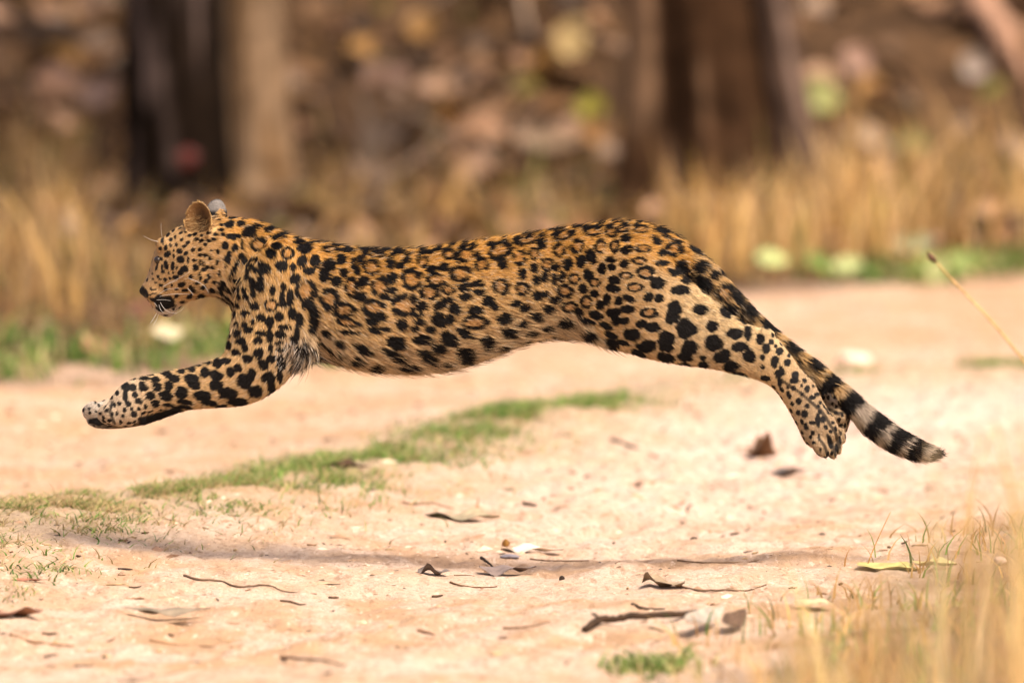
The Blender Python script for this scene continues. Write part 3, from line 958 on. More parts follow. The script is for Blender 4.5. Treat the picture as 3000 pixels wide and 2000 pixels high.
for a0 in range(0, nv, 6000):
    b0 = min(nv, a0 + 6000)
    d = np.linalg.norm(SV[a0:b0, None] - CEN[None], axis=2) / RAD[None]
    w = np.exp(-7 * (d - d.min(1, keepdims=True)))
    w /= w.sum(1, keepdims=True)
    flow[a0:b0] = w @ TAN
    hair[a0:b0] = w @ HL
    j = d.argmin(1)
    tid[a0:b0] = TID[j]; tpar[a0:b0] = TT[j]
    rv = RV[j]
    hgt[a0:b0] = ((SV[a0:b0] - CEN[j]) * rv).sum(1) / np.maximum((rv * rv).sum(1), 1e-6)
ear_id = np.zeros(nv, int); ear_r = np.zeros(nv); ear_x = np.zeros(nv)
for e, (c, hw, hh, face, up, _) in enumerate(EARS):
    face = face.normalized(); up = (up - face * up.dot(face)).normalized(); acr = up.cross(face)
    r = SV - np.array(c)
    x, y, z = r @ np.array(acr), r @ np.array(up), r @ np.array(face)
    m = ((x / (hw * 1.12)) ** 2 + (y / (hh * 1.12)) ** 2 < 1) & (z > -0.85 * hw) & (z < 0.012) & (y > -0.55 * hh)
    ear_id[m] = e + 1
    ear_r[m] = np.sqrt((x / hw) ** 2 + (y / hh) ** 2)[m]; ear_x[m] = (x / hw)[m]
SU, SVV = to_px(SV)
TORSO, HEAD, NF, FF, NH, FH, TAIL = range(7)


def coat(p, n, u, v, t, h, tp, ear, er, ex):
    """ground colour of the coat and a dark mask, for arrays of points"""
    N = len(p)
    orange = np.array([0.63, 0.325, 0.075]); tan = np.array([0.62, 0.385, 0.155]); cream = np.array([0.63, 0.46, 0.27])
    grey = np.array([0.52, 0.45, 0.38]); white = np.array([0.62, 0.55, 0.47])
    nz = vn3(p[:, 0] * 14, p[:, 1] * 14, p[:, 2] * 14, 31)
    c = np.tile(tan, (N, 1))

    def mixin(f, k):
        f = np.clip(f, 0, 1)[:, None]
        return c * (1 - f) + k * f
    up = n[:, 2]
    ts = TUBES['torso']['s']
    depth = v - np.interp(u, ts[:, 0], ts[:, 1])
    c = mixin(sstep(175, 45, depth + 30 * nz) * (u > 600) * (t != TAIL) * sstep(600, 690, u), orange)
    c = mixin(sstep(-0.35, -0.85, h + 0.2 * nz) * (t == TORSO) * 0.8, cream)
    c = mixin(sstep(0.0, -0.7, up) * (t == TORSO) * 0.5, cream)
    # thighs and forelegs: paler, inside cream
    lim = (t == NF) | (t == FF) | (t == NH) | (t == FH)
    c = mixin(((t == NF) | (t == FF)) * 0.3 * sstep(880, 1080, v), cream)
    c = mixin(((t == NH) | (t == FH)) * 0.35 * sstep(1700, 2000, u), cream)
    c = mixin(((t == NH) | (t == NF)) * sstep(0.0, 0.8, n[:, 1]) * 0.7, cream)
    c = mixin((t == NH) * sstep(1900, 2050, u) * sstep(1120, 950, v) * 0.5, np.array([0.72, 0.56, 0.32]))
    c = mixin((t == NF) * sstep(520, 340, u) * 0.55, grey)
    c = mixin((t == FF) * sstep(350, 290, u) * 0.9, white)
    c = mixin(((t == NH) | (t == FH)) * sstep(2270, 2380, u) * 0.7, np.array([0.36, 0.25, 0.155]))
    c = mixin((t == FH) * sstep(2405, 2440, u) * sstep(1105, 1130, v) * sstep(1205, 1165, v) * 0.8, np.array([0.33, 0.295, 0.28]))
    c = mixin((t == TAIL) * sstep(2440, 2520, u) * 0.85, np.array([0.46, 0.395, 0.33]))
    c = mixin((t == TAIL) * sstep(0.2, -0.6, h) * 0.6, cream)
    # head
    hd = t == HEAD
    c = mixin(hd * 0.6, np.array([0.48, 0.29, 0.13]))
    c = mixin(hd * sstep(880, 915, v) * 0.75, white)
    c = mixin(hd * sstep(470, 425, u) * sstep(860, 800, v) * 0.55, np.array([0.36, 0.25, 0.17]))
    c = mixin(hd * sstep(620, 690, u) * sstep(760, 690, v) * 0.8, orange)
    # armpit tuft
    arm = np.exp(-(((u - 870) / 60) ** 2 + ((v - 1035) / 45) ** 2)) * (n[:, 1] < 0.3)
    c = mixin(arm * 0.6, white)
    # ears: the near one's hollow shading and pale rim highlight are painted in
    near_in = (ear == 1) & (n[:, 1] < 0.45)
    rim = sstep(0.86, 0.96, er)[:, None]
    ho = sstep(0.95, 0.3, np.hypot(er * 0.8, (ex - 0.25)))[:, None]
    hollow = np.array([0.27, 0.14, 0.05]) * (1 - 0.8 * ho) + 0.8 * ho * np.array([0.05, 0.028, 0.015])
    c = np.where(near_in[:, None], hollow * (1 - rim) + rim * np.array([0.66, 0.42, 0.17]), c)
    back = np.array([0.22, 0.195, 0.175]) * (1 - rim) + rim * np.array([0.04, 0.032, 0.028])
    c = np.where(((ear == 2) & (n[:, 1] < 0.2))[:, None], back, c)
    c = np.where(((ear == 2) & (n[:, 1] >= 0.2))[:, None], np.array([0.40, 0.25, 0.12]), c)
    c = np.where(((ear == 1) & (n[:, 1] >= 0.2))[:, None], back, c)
    return c * (1 + 0.10 * nz[:, None]) * 0.76


# --- spots read off the photograph: (x, y, half sizes, degrees, kind) in crop coordinates
def conv(raw, ox, oy, sc):
    out = []
    for r in raw:
        x, y, a, b = r[:4]
        ang = r[4] if len(r) > 4 and not isinstance(r[4], str) else 0
        ring = isinstance(r[-1], str)
        out.append((ox + x / sc, oy + y / sc, a / sc, b / sc, math.radians(ang), ring))
    return out


FORELEG = [(1170, 400, 75, 70), (1420, 350, 70, 50), (1410, 450, 80, 55), (1710, 400, 95, 75), (1780, 320, 50, 45), (1640, 270, 50, 45), (1560, 310, 45, 50),
    (1300, 320, 50, 60), (1205, 450, 50, 45), (1060, 520, 65, 70), (1280, 560, 95, 60), (1540, 530, 110, 70), (1640, 620, 110, 45), (1820, 510, 80, 65), (1945, 370, 75, 65),
    (1985, 480, 45, 75), (1330, 215, 35, 30), (1430, 230, 40, 45), (1525, 205, 55, 35), (1625, 115, 50, 35), (1740, 175, 60, 45), (1850, 120, 55, 60),
    (1980, 180, 60, 40), (1900, 240, 60, 55), (2080, 230, 50, 80), (2070, 340, 30, 70), (990, 385, 60, 40), (1060, 310, 40, 25), (1165, 290, 40, 30), (1240, 240, 25, 18),
    (930, 460, 40, 45), (900, 560, 75, 50, 25), (810, 470, 50, 45), (920, 345, 50, 35), (800, 390, 50, 30), (735, 560, 50, 45), (670, 480, 50, 35), (650, 440, 30, 25),
    (620, 610, 40, 30), (790, 640, 40, 35), (560, 470, 30, 35), (580, 550, 28, 30), (480, 560, 25, 45), (490, 460, 45, 50), (400, 530, 18, 22), (340, 570, 15, 22),
    (510, 640, 30, 25), (420, 635, 22, 18), (550, 690, 18, 18), (620, 690, 15, 18), (475, 705, 22, 25), (690, 670, 15, 22), (370, 655, 14, 22), (335, 665, 13, 20),
    (460, 765, 18, 18), (395, 740, 15, 22), (345, 740, 12, 25), (430, 830, 16, 22), (1090, 620, 90, 30, 10), (1340, 630, 100, 35, 8), (940, 655, 70, 18, 8),
    (570, 745, 30, 30), (680, 380, 60, 20), (545, 380, 40, 15), (740, 345, 40, 12), (860, 325, 50, 12), (970, 290, 25, 12), (1080, 265, 35, 12),
    (110, 690, 13, 15), (115, 735, 13, 15), (175, 630, 13, 12), (210, 655, 13, 15), (255, 600, 15, 12), (180, 720, 12, 12), (220, 740, 15, 12), (1110, 670, 70, 18, 10), (1480, 665, 70, 20)]
THIGH = [(1450, 1030, 80, 75), (1280, 1110, 70, 55), (1290, 1180, 60, 50), (1340, 930, 60, 65), (1360, 860, 60, 55), (1480, 1190, 70, 60), (1680, 1150, 75, 60),
    (1860, 1080, 70, 45), (1755, 1270, 80, 50, -20), (1900, 1185, 65, 45), (1985, 1260, 50, 55), (1830, 1350, 70, 45), (1445, 1270, 60, 45), (1280, 1270, 70, 40, 15),
    (1125, 1180, 75, 55), (1145, 900, 75, 45, 'r'), (1180, 1020, 70, 45), (1080, 990, 50, 35), (1000, 1080, 75, 50, 20), (960, 870, 55, 35), (840, 700, 55, 35, 15), (850, 630, 45, 35),
    (950, 590, 60, 30, 'r'), (1030, 690, 70, 38, 'r'), (1215, 655, 65, 45), (1110, 570, 75, 55, 'r'), (1060, 470, 60, 32, 'r'), (935, 490, 40, 35), (830, 520, 30, 25),
    (750, 540, 40, 45), (820, 460, 40, 25), (890, 800, 35, 35), (970, 780, 60, 30, 20), (1140, 770, 40, 40), (1225, 785, 40, 35), (1400, 715, 70, 40), (1560, 870, 60, 50),
    (1670, 1010, 55, 45), (620, 810, 55, 55, 'r'), (740, 835, 35, 40), (790, 790, 30, 40), (640, 590, 40, 45), (520, 620, 48, 48, 'r'), (690, 740, 35, 30), (850, 900, 60, 35), (870, 965, 40, 45),
    (940, 965, 40, 30), (700, 920, 60, 35, 20), (790, 1010, 60, 25, 20), (640, 1090, 65, 50), (830, 1090, 55, 25, 20), (830, 1150, 70, 35, 25), (1050, 1240, 70, 30, 30),
    (930, 1150, 55, 20, 20), (480, 850, 72, 46, 'r'), (560, 895, 40, 35), (440, 980, 70, 40), (630, 970, 60, 20, 20), (300, 870, 50, 30), (1600, 1340, 45, 30, 20),
    (1440, 1335, 50, 20, 10), (1590, 1275, 20, 15), (1900, 1420, 55, 25, 15), (1970, 1070, 35, 60), (690, 650, 50, 38, 'r'),
    (130, 290, 118, 48, -15, 'r'), (430, 260, 92, 38, -15, 'r'), (670, 230, 74, 42, 'r'), (820, 230, 52, 48, 'r'), (920, 200, 48, 48, 'r'), (1070, 210, 68, 34, 'r'),
    (740, 350, 50, 58, 'r'), (545, 350, 58, 58, 'r'), (390, 380, 52, 58, 'r'), (55, 450, 62, 65, 'r'), (855, 350, 44, 52, 'r'), (955, 380, 50, 35), (950, 280, 45, 35),
    (1090, 370, 58, 32, 'r'), (240, 330, 45, 40), (180, 410, 48, 48, 'r'), (290, 500, 48, 58, 'r'), (365, 525, 35, 35), (465, 500, 45, 50), (570, 475, 40, 55),
    (660, 430, 40, 70, -20), (180, 530, 35, 35), (80, 580, 35, 45), (205, 630, 35, 40), (270, 600, 25, 40), (350, 620, 20, 40), (415, 600, 25, 45), (80, 700, 58, 58, 'r'),
    (370, 790, 50, 35), (440, 720, 72, 55, 'r'), (210, 760, 45, 40), (270, 740, 25, 25), (590, 700, 45, 45), (30, 820, 40, 30), (200, 930, 50, 35), (100, 860, 45, 35), (230, 170, 60, 20, -20), (90, 235, 60, 18, -15), (380, 195, 50, 18, -20), (580, 180, 70, 20, -15), (880, 130, 60, 18, -10),
    (1240, 215, 60, 40), (1390, 260, 50, 24, 25), (1350, 370, 75, 65, 'r'), (1520, 360, 85, 42, 45), (1195, 300, 52, 26, 45), (1250, 400, 40, 30), (1410, 520, 55, 55), (1570, 520, 60, 50),
    (1670, 590, 40, 42), (1600, 650, 80, 50, 40), (1760, 730, 62, 66, 'r'), (1880, 790, 75, 38, 48), (1800, 880, 70, 60), (1960, 930, 62, 70, 'r'), (2100, 990, 65, 34, 45), (1080, 140, 60, 22, 8), (1740, 560, 55, 25, 50),
    (1340, 565, 55, 22, 30), (1250, 490, 55, 22), (1460, 620, 45, 40)]
TORSO_S = [(120, 405, 54, 42, 'r'), (35, 350, 40, 25), (265, 370, 60, 35), (300, 555, 50, 30), (240, 480, 40, 45), (350, 470, 45, 45), (70, 510, 45, 40), (165, 525, 22, 28),
    (185, 620, 40, 45), (425, 595, 38, 55), (470, 500, 45, 45), (530, 640, 45, 35), (590, 570, 35, 40), (560, 460, 40, 40), (275, 720, 84, 88, 'r'), (290, 830, 45, 40),
    (465, 785, 74, 78, 'r'), (650, 690, 50, 78, 'r'), (750, 645, 38, 40), (720, 765, 45, 35), (700, 555, 32, 30), (815, 530, 64, 58, 'r'), (665, 490, 22, 35), (725, 460, 25, 30),
    (890, 690, 66, 88, 'r'), (985, 620, 40, 45), (985, 715, 40, 25), (1150, 625, 78, 78, 'r'), (1160, 545, 35, 18), (930, 775, 35, 18), (1095, 840, 100, 92, 'r'), (835, 860, 88, 68, 'r'),
    (905, 940, 35, 30), (590, 880, 82, 62, 'r'), (1055, 515, 40, 25), (970, 490, 35, 45), (1105, 465, 35, 25), (1245, 480, 48, 42, 'r'), (1330, 545, 45, 30), (1415, 525, 40, 30),
    (1360, 630, 82, 48, 'r'), (1300, 735, 72, 60, 'r'), (1460, 710, 48, 38, 'r'), (1245, 850, 50, 35), (1390, 840, 45, 35), (1510, 870, 45, 40), (1450, 795, 50, 22), (1565, 580, 92, 62, 'r'),
    (1595, 690, 45, 35), (1710, 660, 50, 26), (1720, 730, 40, 25), (1600, 770, 45, 30), (1685, 880, 70, 36), (1735, 500, 52, 52, 'r'), (1600, 430, 80, 52, -20, 'r'), (1700, 430, 30, 25),
    (1910, 500, 45, 35), (1790, 800, 45, 40), (1850, 850, 35, 30), (1920, 950, 50, 45), (1375, 950, 55, 55), (1470, 950, 38, 40), (1400, 1000, 40, 20), (1220, 920, 40, 22), (1070, 1000, 45, 45), (1185, 1035, 35, 30),
    (1225, 975, 40, 25), (1305, 1040, 40, 30), (830, 970, 50, 30), (850, 1050, 65, 25, 20), (935, 1035, 45, 20), (620, 980, 92, 30, 10, 'r'), (640, 1060, 80, 20, 10), (1680, 980, 95, 52, 'r'),
    (1020, 1150, 80, 50, 15), (1240, 1120, 80, 38), (1460, 1120, 70, 55, 20), (1600, 1070, 70, 32, 25), (1590, 1250, 70, 55, 30), (1780, 1140, 48, 50), (1280, 1260, 90, 40, 30), (750, 1200, 70, 35, 20),
    (1010, 1250, 110, 30, 25), (1380, 1200, 50, 40), (1130, 1340, 80, 25), (850, 1340, 50, 30), (690, 1290, 60, 25), (1960, 1060, 60, 40), (1890, 690, 66, 66, 'r'), (1890, 390, 92, 62, -20, 'r'),
    (1460, 420, 55, 40, 'r'), (860, 420, 60, 30, 'r'), (470, 375, 60, 30, 'r'), (620, 390, 60, 22), (1040, 400, 50, 22), (760, 375, 60, 20), (1260, 400, 45, 20), (1390, 375, 40, 18), (940, 385, 40, 18)]
SHOULDER = [(1165, 350, 52, 46, 'r'), (1270, 360, 30, 22, 'r'), (1240, 405, 32, 35), (1345, 400, 42, 36, 'r'), (1280, 300, 50, 22, -15), (1110, 270, 45, 38), (1230, 255, 40, 20, -20), (990, 225, 30, 22), (1055, 225, 28, 20),
    (960, 355, 22, 25), (1020, 370, 22, 20), (1010, 300, 42, 20), (980, 430, 16, 28), (1145, 725, 30, 25), (1240, 720, 44, 42, 'r'), (1085, 765, 32, 22),
    (1180, 795, 30, 26), (1250, 630, 18, 25), (1320, 610, 17, 25), (1310, 670, 16, 35), (1360, 670, 20, 50), (1320, 715, 30, 20), (1370, 770, 25, 35), (1415, 810, 22, 40), (1235, 820, 25, 30),
    (1295, 790, 25, 30), (1110, 870, 28, 20), (1035, 890, 20, 25), (1080, 835, 16, 16), (1035, 835, 16, 16), (1130, 820, 16, 14), (1190, 890, 55, 18), (1165, 935, 30, 25), (1235, 910, 18, 40),
    (1300, 900, 35, 26), (1320, 850, 45, 18), (1060, 940, 35, 25), (1080, 980, 20, 25), (1240, 985, 15, 28), (1300, 990, 30, 15), (1295, 950, 30, 13), (1505, 790, 35, 70), (1400, 890, 15, 38), (1380, 925, 22, 28), (1490, 870, 26, 30),
    (990, 890, 12, 25), (985, 965, 16, 25), (1030, 1010, 28, 20)]
FACE = [(375, 565, 18, 28, 20), (470, 560, 22, 25), (410, 650, 22, 30, 15), (465, 620, 18, 25, -20), (535, 615, 15, 25), (350, 660, 22, 22), (435, 725, 38, 28, -40), (570, 685, 28, 30), (505, 745, 12, 22),
    (505, 680, 10, 12), (585, 785, 42, 38), (740, 795, 20, 18), (670, 790, 12, 35), (755, 880, 26, 35), (630, 895, 42, 34), (490, 860, 22, 45), (420, 850, 26, 45, -15), (540, 880, 15, 15), (580, 940, 28, 22),
    (495, 935, 12, 15), (445, 940, 10, 15), (525, 990, 32, 22), (380, 930, 22, 20), (405, 1015, 22, 20), (460, 1000, 15, 14), (325, 980, 15, 20), (350, 1015, 18, 12), (485, 1080, 15, 18), (590, 1075, 42, 25, -20),
    (535, 1130, 22, 12), (635, 1140, 35, 14), (715, 1120, 26, 42, -35), (840, 1110, 30, 25), (690, 1210, 34, 22, -25), (600, 1275, 25, 16), (590, 1340, 32, 16, -25), (500, 1355, 14, 14), (810, 1215, 38, 35), (700, 990, 25, 25),
    (800, 980, 18, 45), (905, 980, 20, 30), (920, 770, 18, 22), (805, 820, 14, 32), (840, 830, 10, 22), (1000, 820, 14, 40, 15), (1100, 850, 12, 20), (1095, 630, 35, 45), (1210, 650, 33, 36), (1120, 750, 26, 60, 30),
    (1010, 695, 20, 30), (1030, 940, 15, 40), (975, 1045, 25, 20), (940, 1140, 32, 25), (930, 680, 12, 15), (1195, 910, 26, 120, 27), (1290, 610, 16, 55), (345, 780, 30, 25), (310, 870, 13, 45, 20), (290, 620, 10, 25, 20), (275, 700, 8, 22, 15),
    (400, 1282, 118, 88, 15), (300, 1255, 70, 24, 15), (350, 1350, 60, 34, 30), (160, 1165, 38, 60, -25), (140, 1120, 24, 28), (265, 1010, 10, 12), (300, 1050, 12, 8), (240, 1120, 14, 10), (360, 1080, 22, 12), (280, 1130, 30, 8, -20), (260, 1180, 35, 8, -15), (260, 950, 9, 14), (370, 870, 14, 24), (325, 820, 10, 30, 20),
    (440, 500, 14, 26, 35), (500, 450, 12, 26, 40), (520, 530, 12, 22), (385, 610, 10, 14)]
HINDFOOT = [(360, 410, 40, 50), (455, 430, 18, 22), (410, 490, 36, 45), (525, 510, 26, 26), (490, 465, 12, 14), (600, 545, 13, 16), (380, 560, 22, 22), (490, 580, 30, 25, 30), (590, 605, 26, 28), (475, 620, 20, 30, -25), (545, 670, 16, 42, -25),
    (515, 700, 28, 30), (655, 705, 26, 28), (645, 755, 34, 24), (410, 735, 46, 22, 10), (525, 760, 16, 36), (690, 590, 20, 14), (700, 640, 11, 14), (770, 710, 16, 14), (735, 757, 18, 18), (755, 820, 22, 30, 20), (815, 760, 13, 15), (805, 800, 11, 13),
    (710, 795, 10, 13), (875, 825, 22, 18), (835, 870, 18, 16), (800, 895, 24, 16), (890, 895, 13, 18), (930, 895, 13, 18), (640, 815, 20, 20), (590, 812, 11, 15), (600, 875, 16, 30, -15), (685, 925, 24, 28), (755, 965, 20, 18), (735, 1030, 25, 28),
    (715, 870, 16, 20), (680, 1020, 16, 18), (865, 940, 12, 14), (845, 970, 13, 15), (965, 945, 12, 14), (995, 970, 12, 14), (800, 1105, 25, 14), (745, 1140, 16, 26, -20), (800, 1190, 14, 18), (785, 1225, 12, 18), (845, 1090, 20, 55, -5), (810, 1270, 14, 10),
    (850, 1230, 9, 25), (865, 1330, 10, 16), (885, 1080, 18, 25), (970, 1105, 14, 12), (950, 1180, 14, 16), (945, 1270, 16, 50, -10), (1000, 1320, 12, 35, -8), (1030, 1250, 10, 36, -8)]  # thin entries at the end paint the shade between the toes
def grow(q, k): return [(x, y, a * k, b * k, g, r) for x, y, a, b, g, r in q]


SPINE = []
_r = np.random.default_rng(3)
_ts = TUBES['torso']['s']
for row, (dy, stp, rx_, ry_) in enumerate(((4, 37, 15, 5), (19, 40, 15, 6.5))):
    for q in np.arange(690 + 17 * row, 1960, stp):
        q2 = q + _r.uniform(-7, 7)
        e = 6.0
        y_ = np.interp(q2, _ts[:, 0], _ts[:, 1]); sl_ = (np.interp(q2 + e, _ts[:, 0], _ts[:, 1]) - np.interp(q2 - e, _ts[:, 0], _ts[:, 1])) / (2 * e)
        SPINE.append((q2, y_ + dy + _r.uniform(-3, 3), rx_ * _r.uniform(0.7, 1.25), ry_ * _r.uniform(0.8, 1.2), math.atan(sl_) - 0.25, False))
HAND = np.array(SPINE + conv(FORELEG, 230, 1000, 3.51) + grow(conv(THIGH, 1500, 600, 2.851), 1.06) + grow(conv(TORSO_S, 800, 600, 2.851), 1.16) +
                conv(SHOULDER, 200, 550, 2.091) + conv(FACE, 380, 560, 3.921) + conv(HINDFOOT, 2100, 850, 2.851), float)


def spacing(u, v, t, h, tp):
    """distance between free spots and their half size (pixels)"""
    s = np.full(len(u), 58.0); r = np.full(len(u), 15.0)
    hd = t == HEAD
    s[hd] = 24; r[hd] = 6.5
    m = (t == TORSO) & (u < 930); s[m] = 30; r[m] = 10.5
    m = (t == NF) | (t == FF); s[m] = 46; r[m] = 15
    m2 = m & (u < 500); s[m2] = 25; r[m2] = 7
    m = (t == NH) | (t == FH); s[m] = 54; r[m] = 17
    m2 = m & (u > 2220); s[m2] = 27; r[m2] = 7
    m = t == TAIL; s[m] = 54; r[m] = 18
    return s, r


free = []
cand = rng.permutation(nv)[:26000]
su, sv_, sr = [], [], []
spc, spr = spacing(SU, SVV, tid, hgt, tpar)
acc = np.zeros((4000, 3)); accs = np.zeros(4000); na_ = 0
for i in cand:
    if ear_id[i] or (tid[i] == TAIL and tpar[i] > 0.5): continue
    s = spc[i] / PXM
    if SN[i, 1] < 0.15:
        dh = np.hypot(HAND[:, 0] - SU[i], HAND[:, 1] - SVV[i]) - np.sqrt(HAND[:, 2] * HAND[:, 3])
        lim = spr[i] * 1.7
        if dh.min() < lim: continue
        s *= 0.60
    if na_:
        dd = np.linalg.norm(acc[:na_] - SV[i], axis=1)
        if (dd < np.minimum(accs[:na_], s)).any(): continue
    acc[na_] = SV[i]; accs[na_] = s; na_ += 1
    ring = bool(tid[i] == TORSO and SU[i] > 900 and hgt[i] > -0.5 and SN[i, 1] > 0.15)
    free.append((SV[i], SN[i], flow[i], spr[i] * (1.7 if ring else (0.85 if SN[i, 1] < 0.15 else 1.0)) / PXM, ring))


def spots(p, n, t, tp, streak):
    """0..1 black mask and 0..1 mask of the darker rosette middles"""
    u, v = to_px(p)
    black = np.zeros(len(p)); mid = np.zeros(len(p))
    wob = 0.24 * vn3(p[:, 0] * 75, p[:, 1] * 75, p[:, 2] * 75, 41) + 0.20 * streak
    order = np.argsort(u); us = u[order]

    def shade(sel, d, ang, ring, seed, size):
        if ring:
            d = d - 0.4 * wob[sel]
            rn = vn2(ang * 1.6 + seed * 3.7, ang * 0 + seed, 43)
            width = np.clip(0.315 + 0.12 * rn, 0.02, 0.6)
            b = sstep(1.0, 0.55, np.abs(d - 0.78) / width) * sstep(-0.95, -0.7, rn)
            black[sel] = np.maximum(black[sel], b)
            mid[sel] = np.maximum(mid[sel], sstep(0.85, 0.5, d))
        else:
            black[sel] = np.maximum(black[sel], sstep(1.14, 0.98, d - 0.16 * (size < 12) + 0.05 * (size > 22)))
    for k, (x, y, a, b, ang, ring) in enumerate(HAND):
        R = max(a, b) * 1.5
        i0, i1 = np.searchsorted(us, (x - R, x + R))
        sel = order[i0:i1]
        sel = sel[(np.abs(v[sel] - y) < R) & (n[sel, 1] < 0.25)]
        if not len(sel): continue
        dx, dy = u[sel] - x, v[sel] - y
        ca, sa = math.cos(ang), math.sin(ang)
        ex, ey = (dx * ca + dy * sa) / a, (-dx * sa + dy * ca) / b
        dark_leg = False
        shade(sel, np.hypot(ex, ey) + wob[sel], np.arctan2(ey, ex), ring, k, a)
    for k, (c, nn, fl, r, ring) in enumerate(free):
        x = float(to_px(c)[0]); R = r * PXM * 1.6
        i0, i1 = np.searchsorted(us, (x - R, x + R))
        sel = order[i0:i1]
        q = p[sel] - c
        m = (q * q).sum(1) < (1.6 * r) ** 2
        sel = sel[m]; q = q[m]
        if not len(sel): continue
        f = fl - nn * fl.dot(nn); f = f / (np.linalg.norm(f) + 1e-9)
        g = np.cross(nn, f)
        ex, ey, ez = (q @ f) / (r * 1.12), (q @ g) / (r * 0.9), (q @ nn) / (r * 1.3)
        shade(sel, np.sqrt(ex ** 2 + ey ** 2 + ez ** 2) + wob[sel], np.arctan2(ey, ex), ring, k + 1000, r)
    # bands towards the end of the tail
    tl = t == TAIL
    bands = ((2180, 26), (2245, 26), (2310, 27), (2372, 26), (2430, 27), (2490, 30), (2563, 28), (2628, 27), (2682, 20), (2750, 20))
    L = u + 0.78 * (v - 1000) * 0.55
    for bx, bw in bands:
        # centre line point of the tail at bx
        s = TUBES['tail']['s']; my = np.interp(bx, (s[:, 0] + s[:, 2]) / 2, (s[:, 1] + s[:, 3]) / 2)
        dx, dy = u - bx, v - my
        al = dx * 0.80 + dy * 0.60
        w = bw * (1 + 0.25 * vn2(u * 0.03, v * 0.05, 44))
        top = sstep(-14, 10, 0.6 * dx - 0.8 * dy + 9 * wob) if bx < 2420 else 1.0
        b = sstep(1.2, 0.85, np.abs(al + 6 * wob) / w) * tl * top
        black = np.maximum(black, b * (u > 2120))
    dk = sstep(-4, 6, v - (1199 + np.maximum(478 - u, -60) * 0.32) + 6 * wob) * sstep(395, 412, u) * sstep(548, 530, u) * (v > 1150)  # far foreleg's shade and black fur, painted as one dark area
    black = np.maximum(black, dk)
    # black soles, elbow streak and the far wrist, its shade painted in with black hair
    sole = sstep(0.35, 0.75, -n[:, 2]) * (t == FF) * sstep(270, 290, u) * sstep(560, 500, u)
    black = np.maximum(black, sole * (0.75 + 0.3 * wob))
    # shade in the creases between toes and behind pads, painted as dark lines
    for q in (((2398, 1282), (2416, 1306), (2428, 1342)), ((2424, 1274), (2438, 1300), (2448, 1334)), ((2446, 1262), (2460, 1310)), ((2275, 1104), (2345, 1150), (2405, 1202), (2444, 1262)), ((2424, 1196), (2456, 1212), (2482, 1204)), ((330, 1178), (322, 1205), (336, 1240))):
        for (x0, y0), (x1, y1) in zip(q[:-1], q[1:]):
            L2 = (x1 - x0) ** 2 + (y1 - y0) ** 2
            tt_ = np.clip(((u - x0) * (x1 - x0) + (v - y0) * (y1 - y0)) / L2, 0, 1)
            dd_ = np.hypot(u - x0 - tt_ * (x1 - x0), v - y0 - tt_ * (y1 - y0))
            black = np.maximum(black, 0.85 * sstep(6.5, 3.0, dd_ + 4 * wob) * (n[:, 1] < 0.3))
    black = np.maximum(black, sstep(1.1, 0.8, np.hypot((u - 292) / 38, (v - 1234) / 13) + wob * 0.4) * (t == FF))
    return np.clip(black, 0, 1), mid * (1 - black)


INK = np.array([0.007, 0.0055, 0.005])


def coat_colour(p, n, t, h, tp, ear, er, ex, streak):
    u, v = to_px(p)
    c = coat(p, n, u, v, t, h, tp, ear, er, ex)
    b, m = spots(p, n, t, tp, streak)
    b = b * (ear == 0)
    # far ear: black root behind; rims pale
    b = np.maximum(b, (ear == 2) * (n[:, 1] < 0.2) * sstep(614, 624, v))
    inner = np.array([0.36, 0.17, 0.05])
    c = c * (1 - 0.6 * m[:, None]) + inner * 0.6 * m[:, None]
    return c * (1 - b[:, None]) + INK * b[:, None]


leopard = empty('leopard', tuple(on_z(1400, 1660, 0.0)))
leopard.location.z = gz(leopard.location.x, 0.0)
leopard.location.y = 0.0
tag(leopard, 'young spotted leopard leaping to the left in full stretch above the sandy track', 'leopard')
inv = -np.array(leopard.location)

sc_ = coat_colour(SV, SN, tid, hgt, tpar, ear_id, ear_r, ear_x, np.zeros(nv))
at_ = skin.attributes.new('col', 'FLOAT_COLOR', 'POINT')
cc = np.ones((nv, 4), np.float32); cc[:, :3] = sc_ * 0.8
at_.data.foreach_set('color', cc.ravel())
skin.vertices.foreach_set('co', (SV + inv).astype(np.float32).ravel())
skin.polygons.foreach_set('use_smooth', np.ones(len(skin.polygons), bool))
M_SKIN = attr_mat('leopard_skin', 0.7, 0.2, 120, 0.15, 0.2)
body = link('body', skin, M_SKIN, leopard)

# --- fur
skin.calc_loop_triangles()
nt_ = len(skin.loop_triangles)
tri = np.empty(nt_ * 3, np.int32); skin.loop_triangles.foreach_get('vertices', tri); tri = tri.reshape(-1, 3)
va, vb, vc = SV[tri[:, 0]], SV[tri[:, 1]], SV[tri[:, 2]]
area = np.linalg.norm(np.cross(vb - va, vc - va), axis=1) / 2
tn = SN[tri].mean(1)
hl_t = hair[tri].mean(1)
dens = area * np.where(tn[:, 1] < 0.3, 1.0, 0.45) * (9.0 / np.clip(hl_t, 4, 14)) ** 0.9
NF_ = 430000
pick = rng.choice(nt_, NF_, p=dens / dens.sum())
r1, r2 = np.sqrt(rng.random(NF_)), rng.random(NF_)
wa, wb, wc = 1 - r1, r1 * (1 - r2), r1 * r2
T3 = tri[pick]


def bary(x):
    return x[T3[:, 0]] * wa[:, None] + x[T3[:, 1]] * wb[:, None] + x[T3[:, 2]] * wc[:, None]


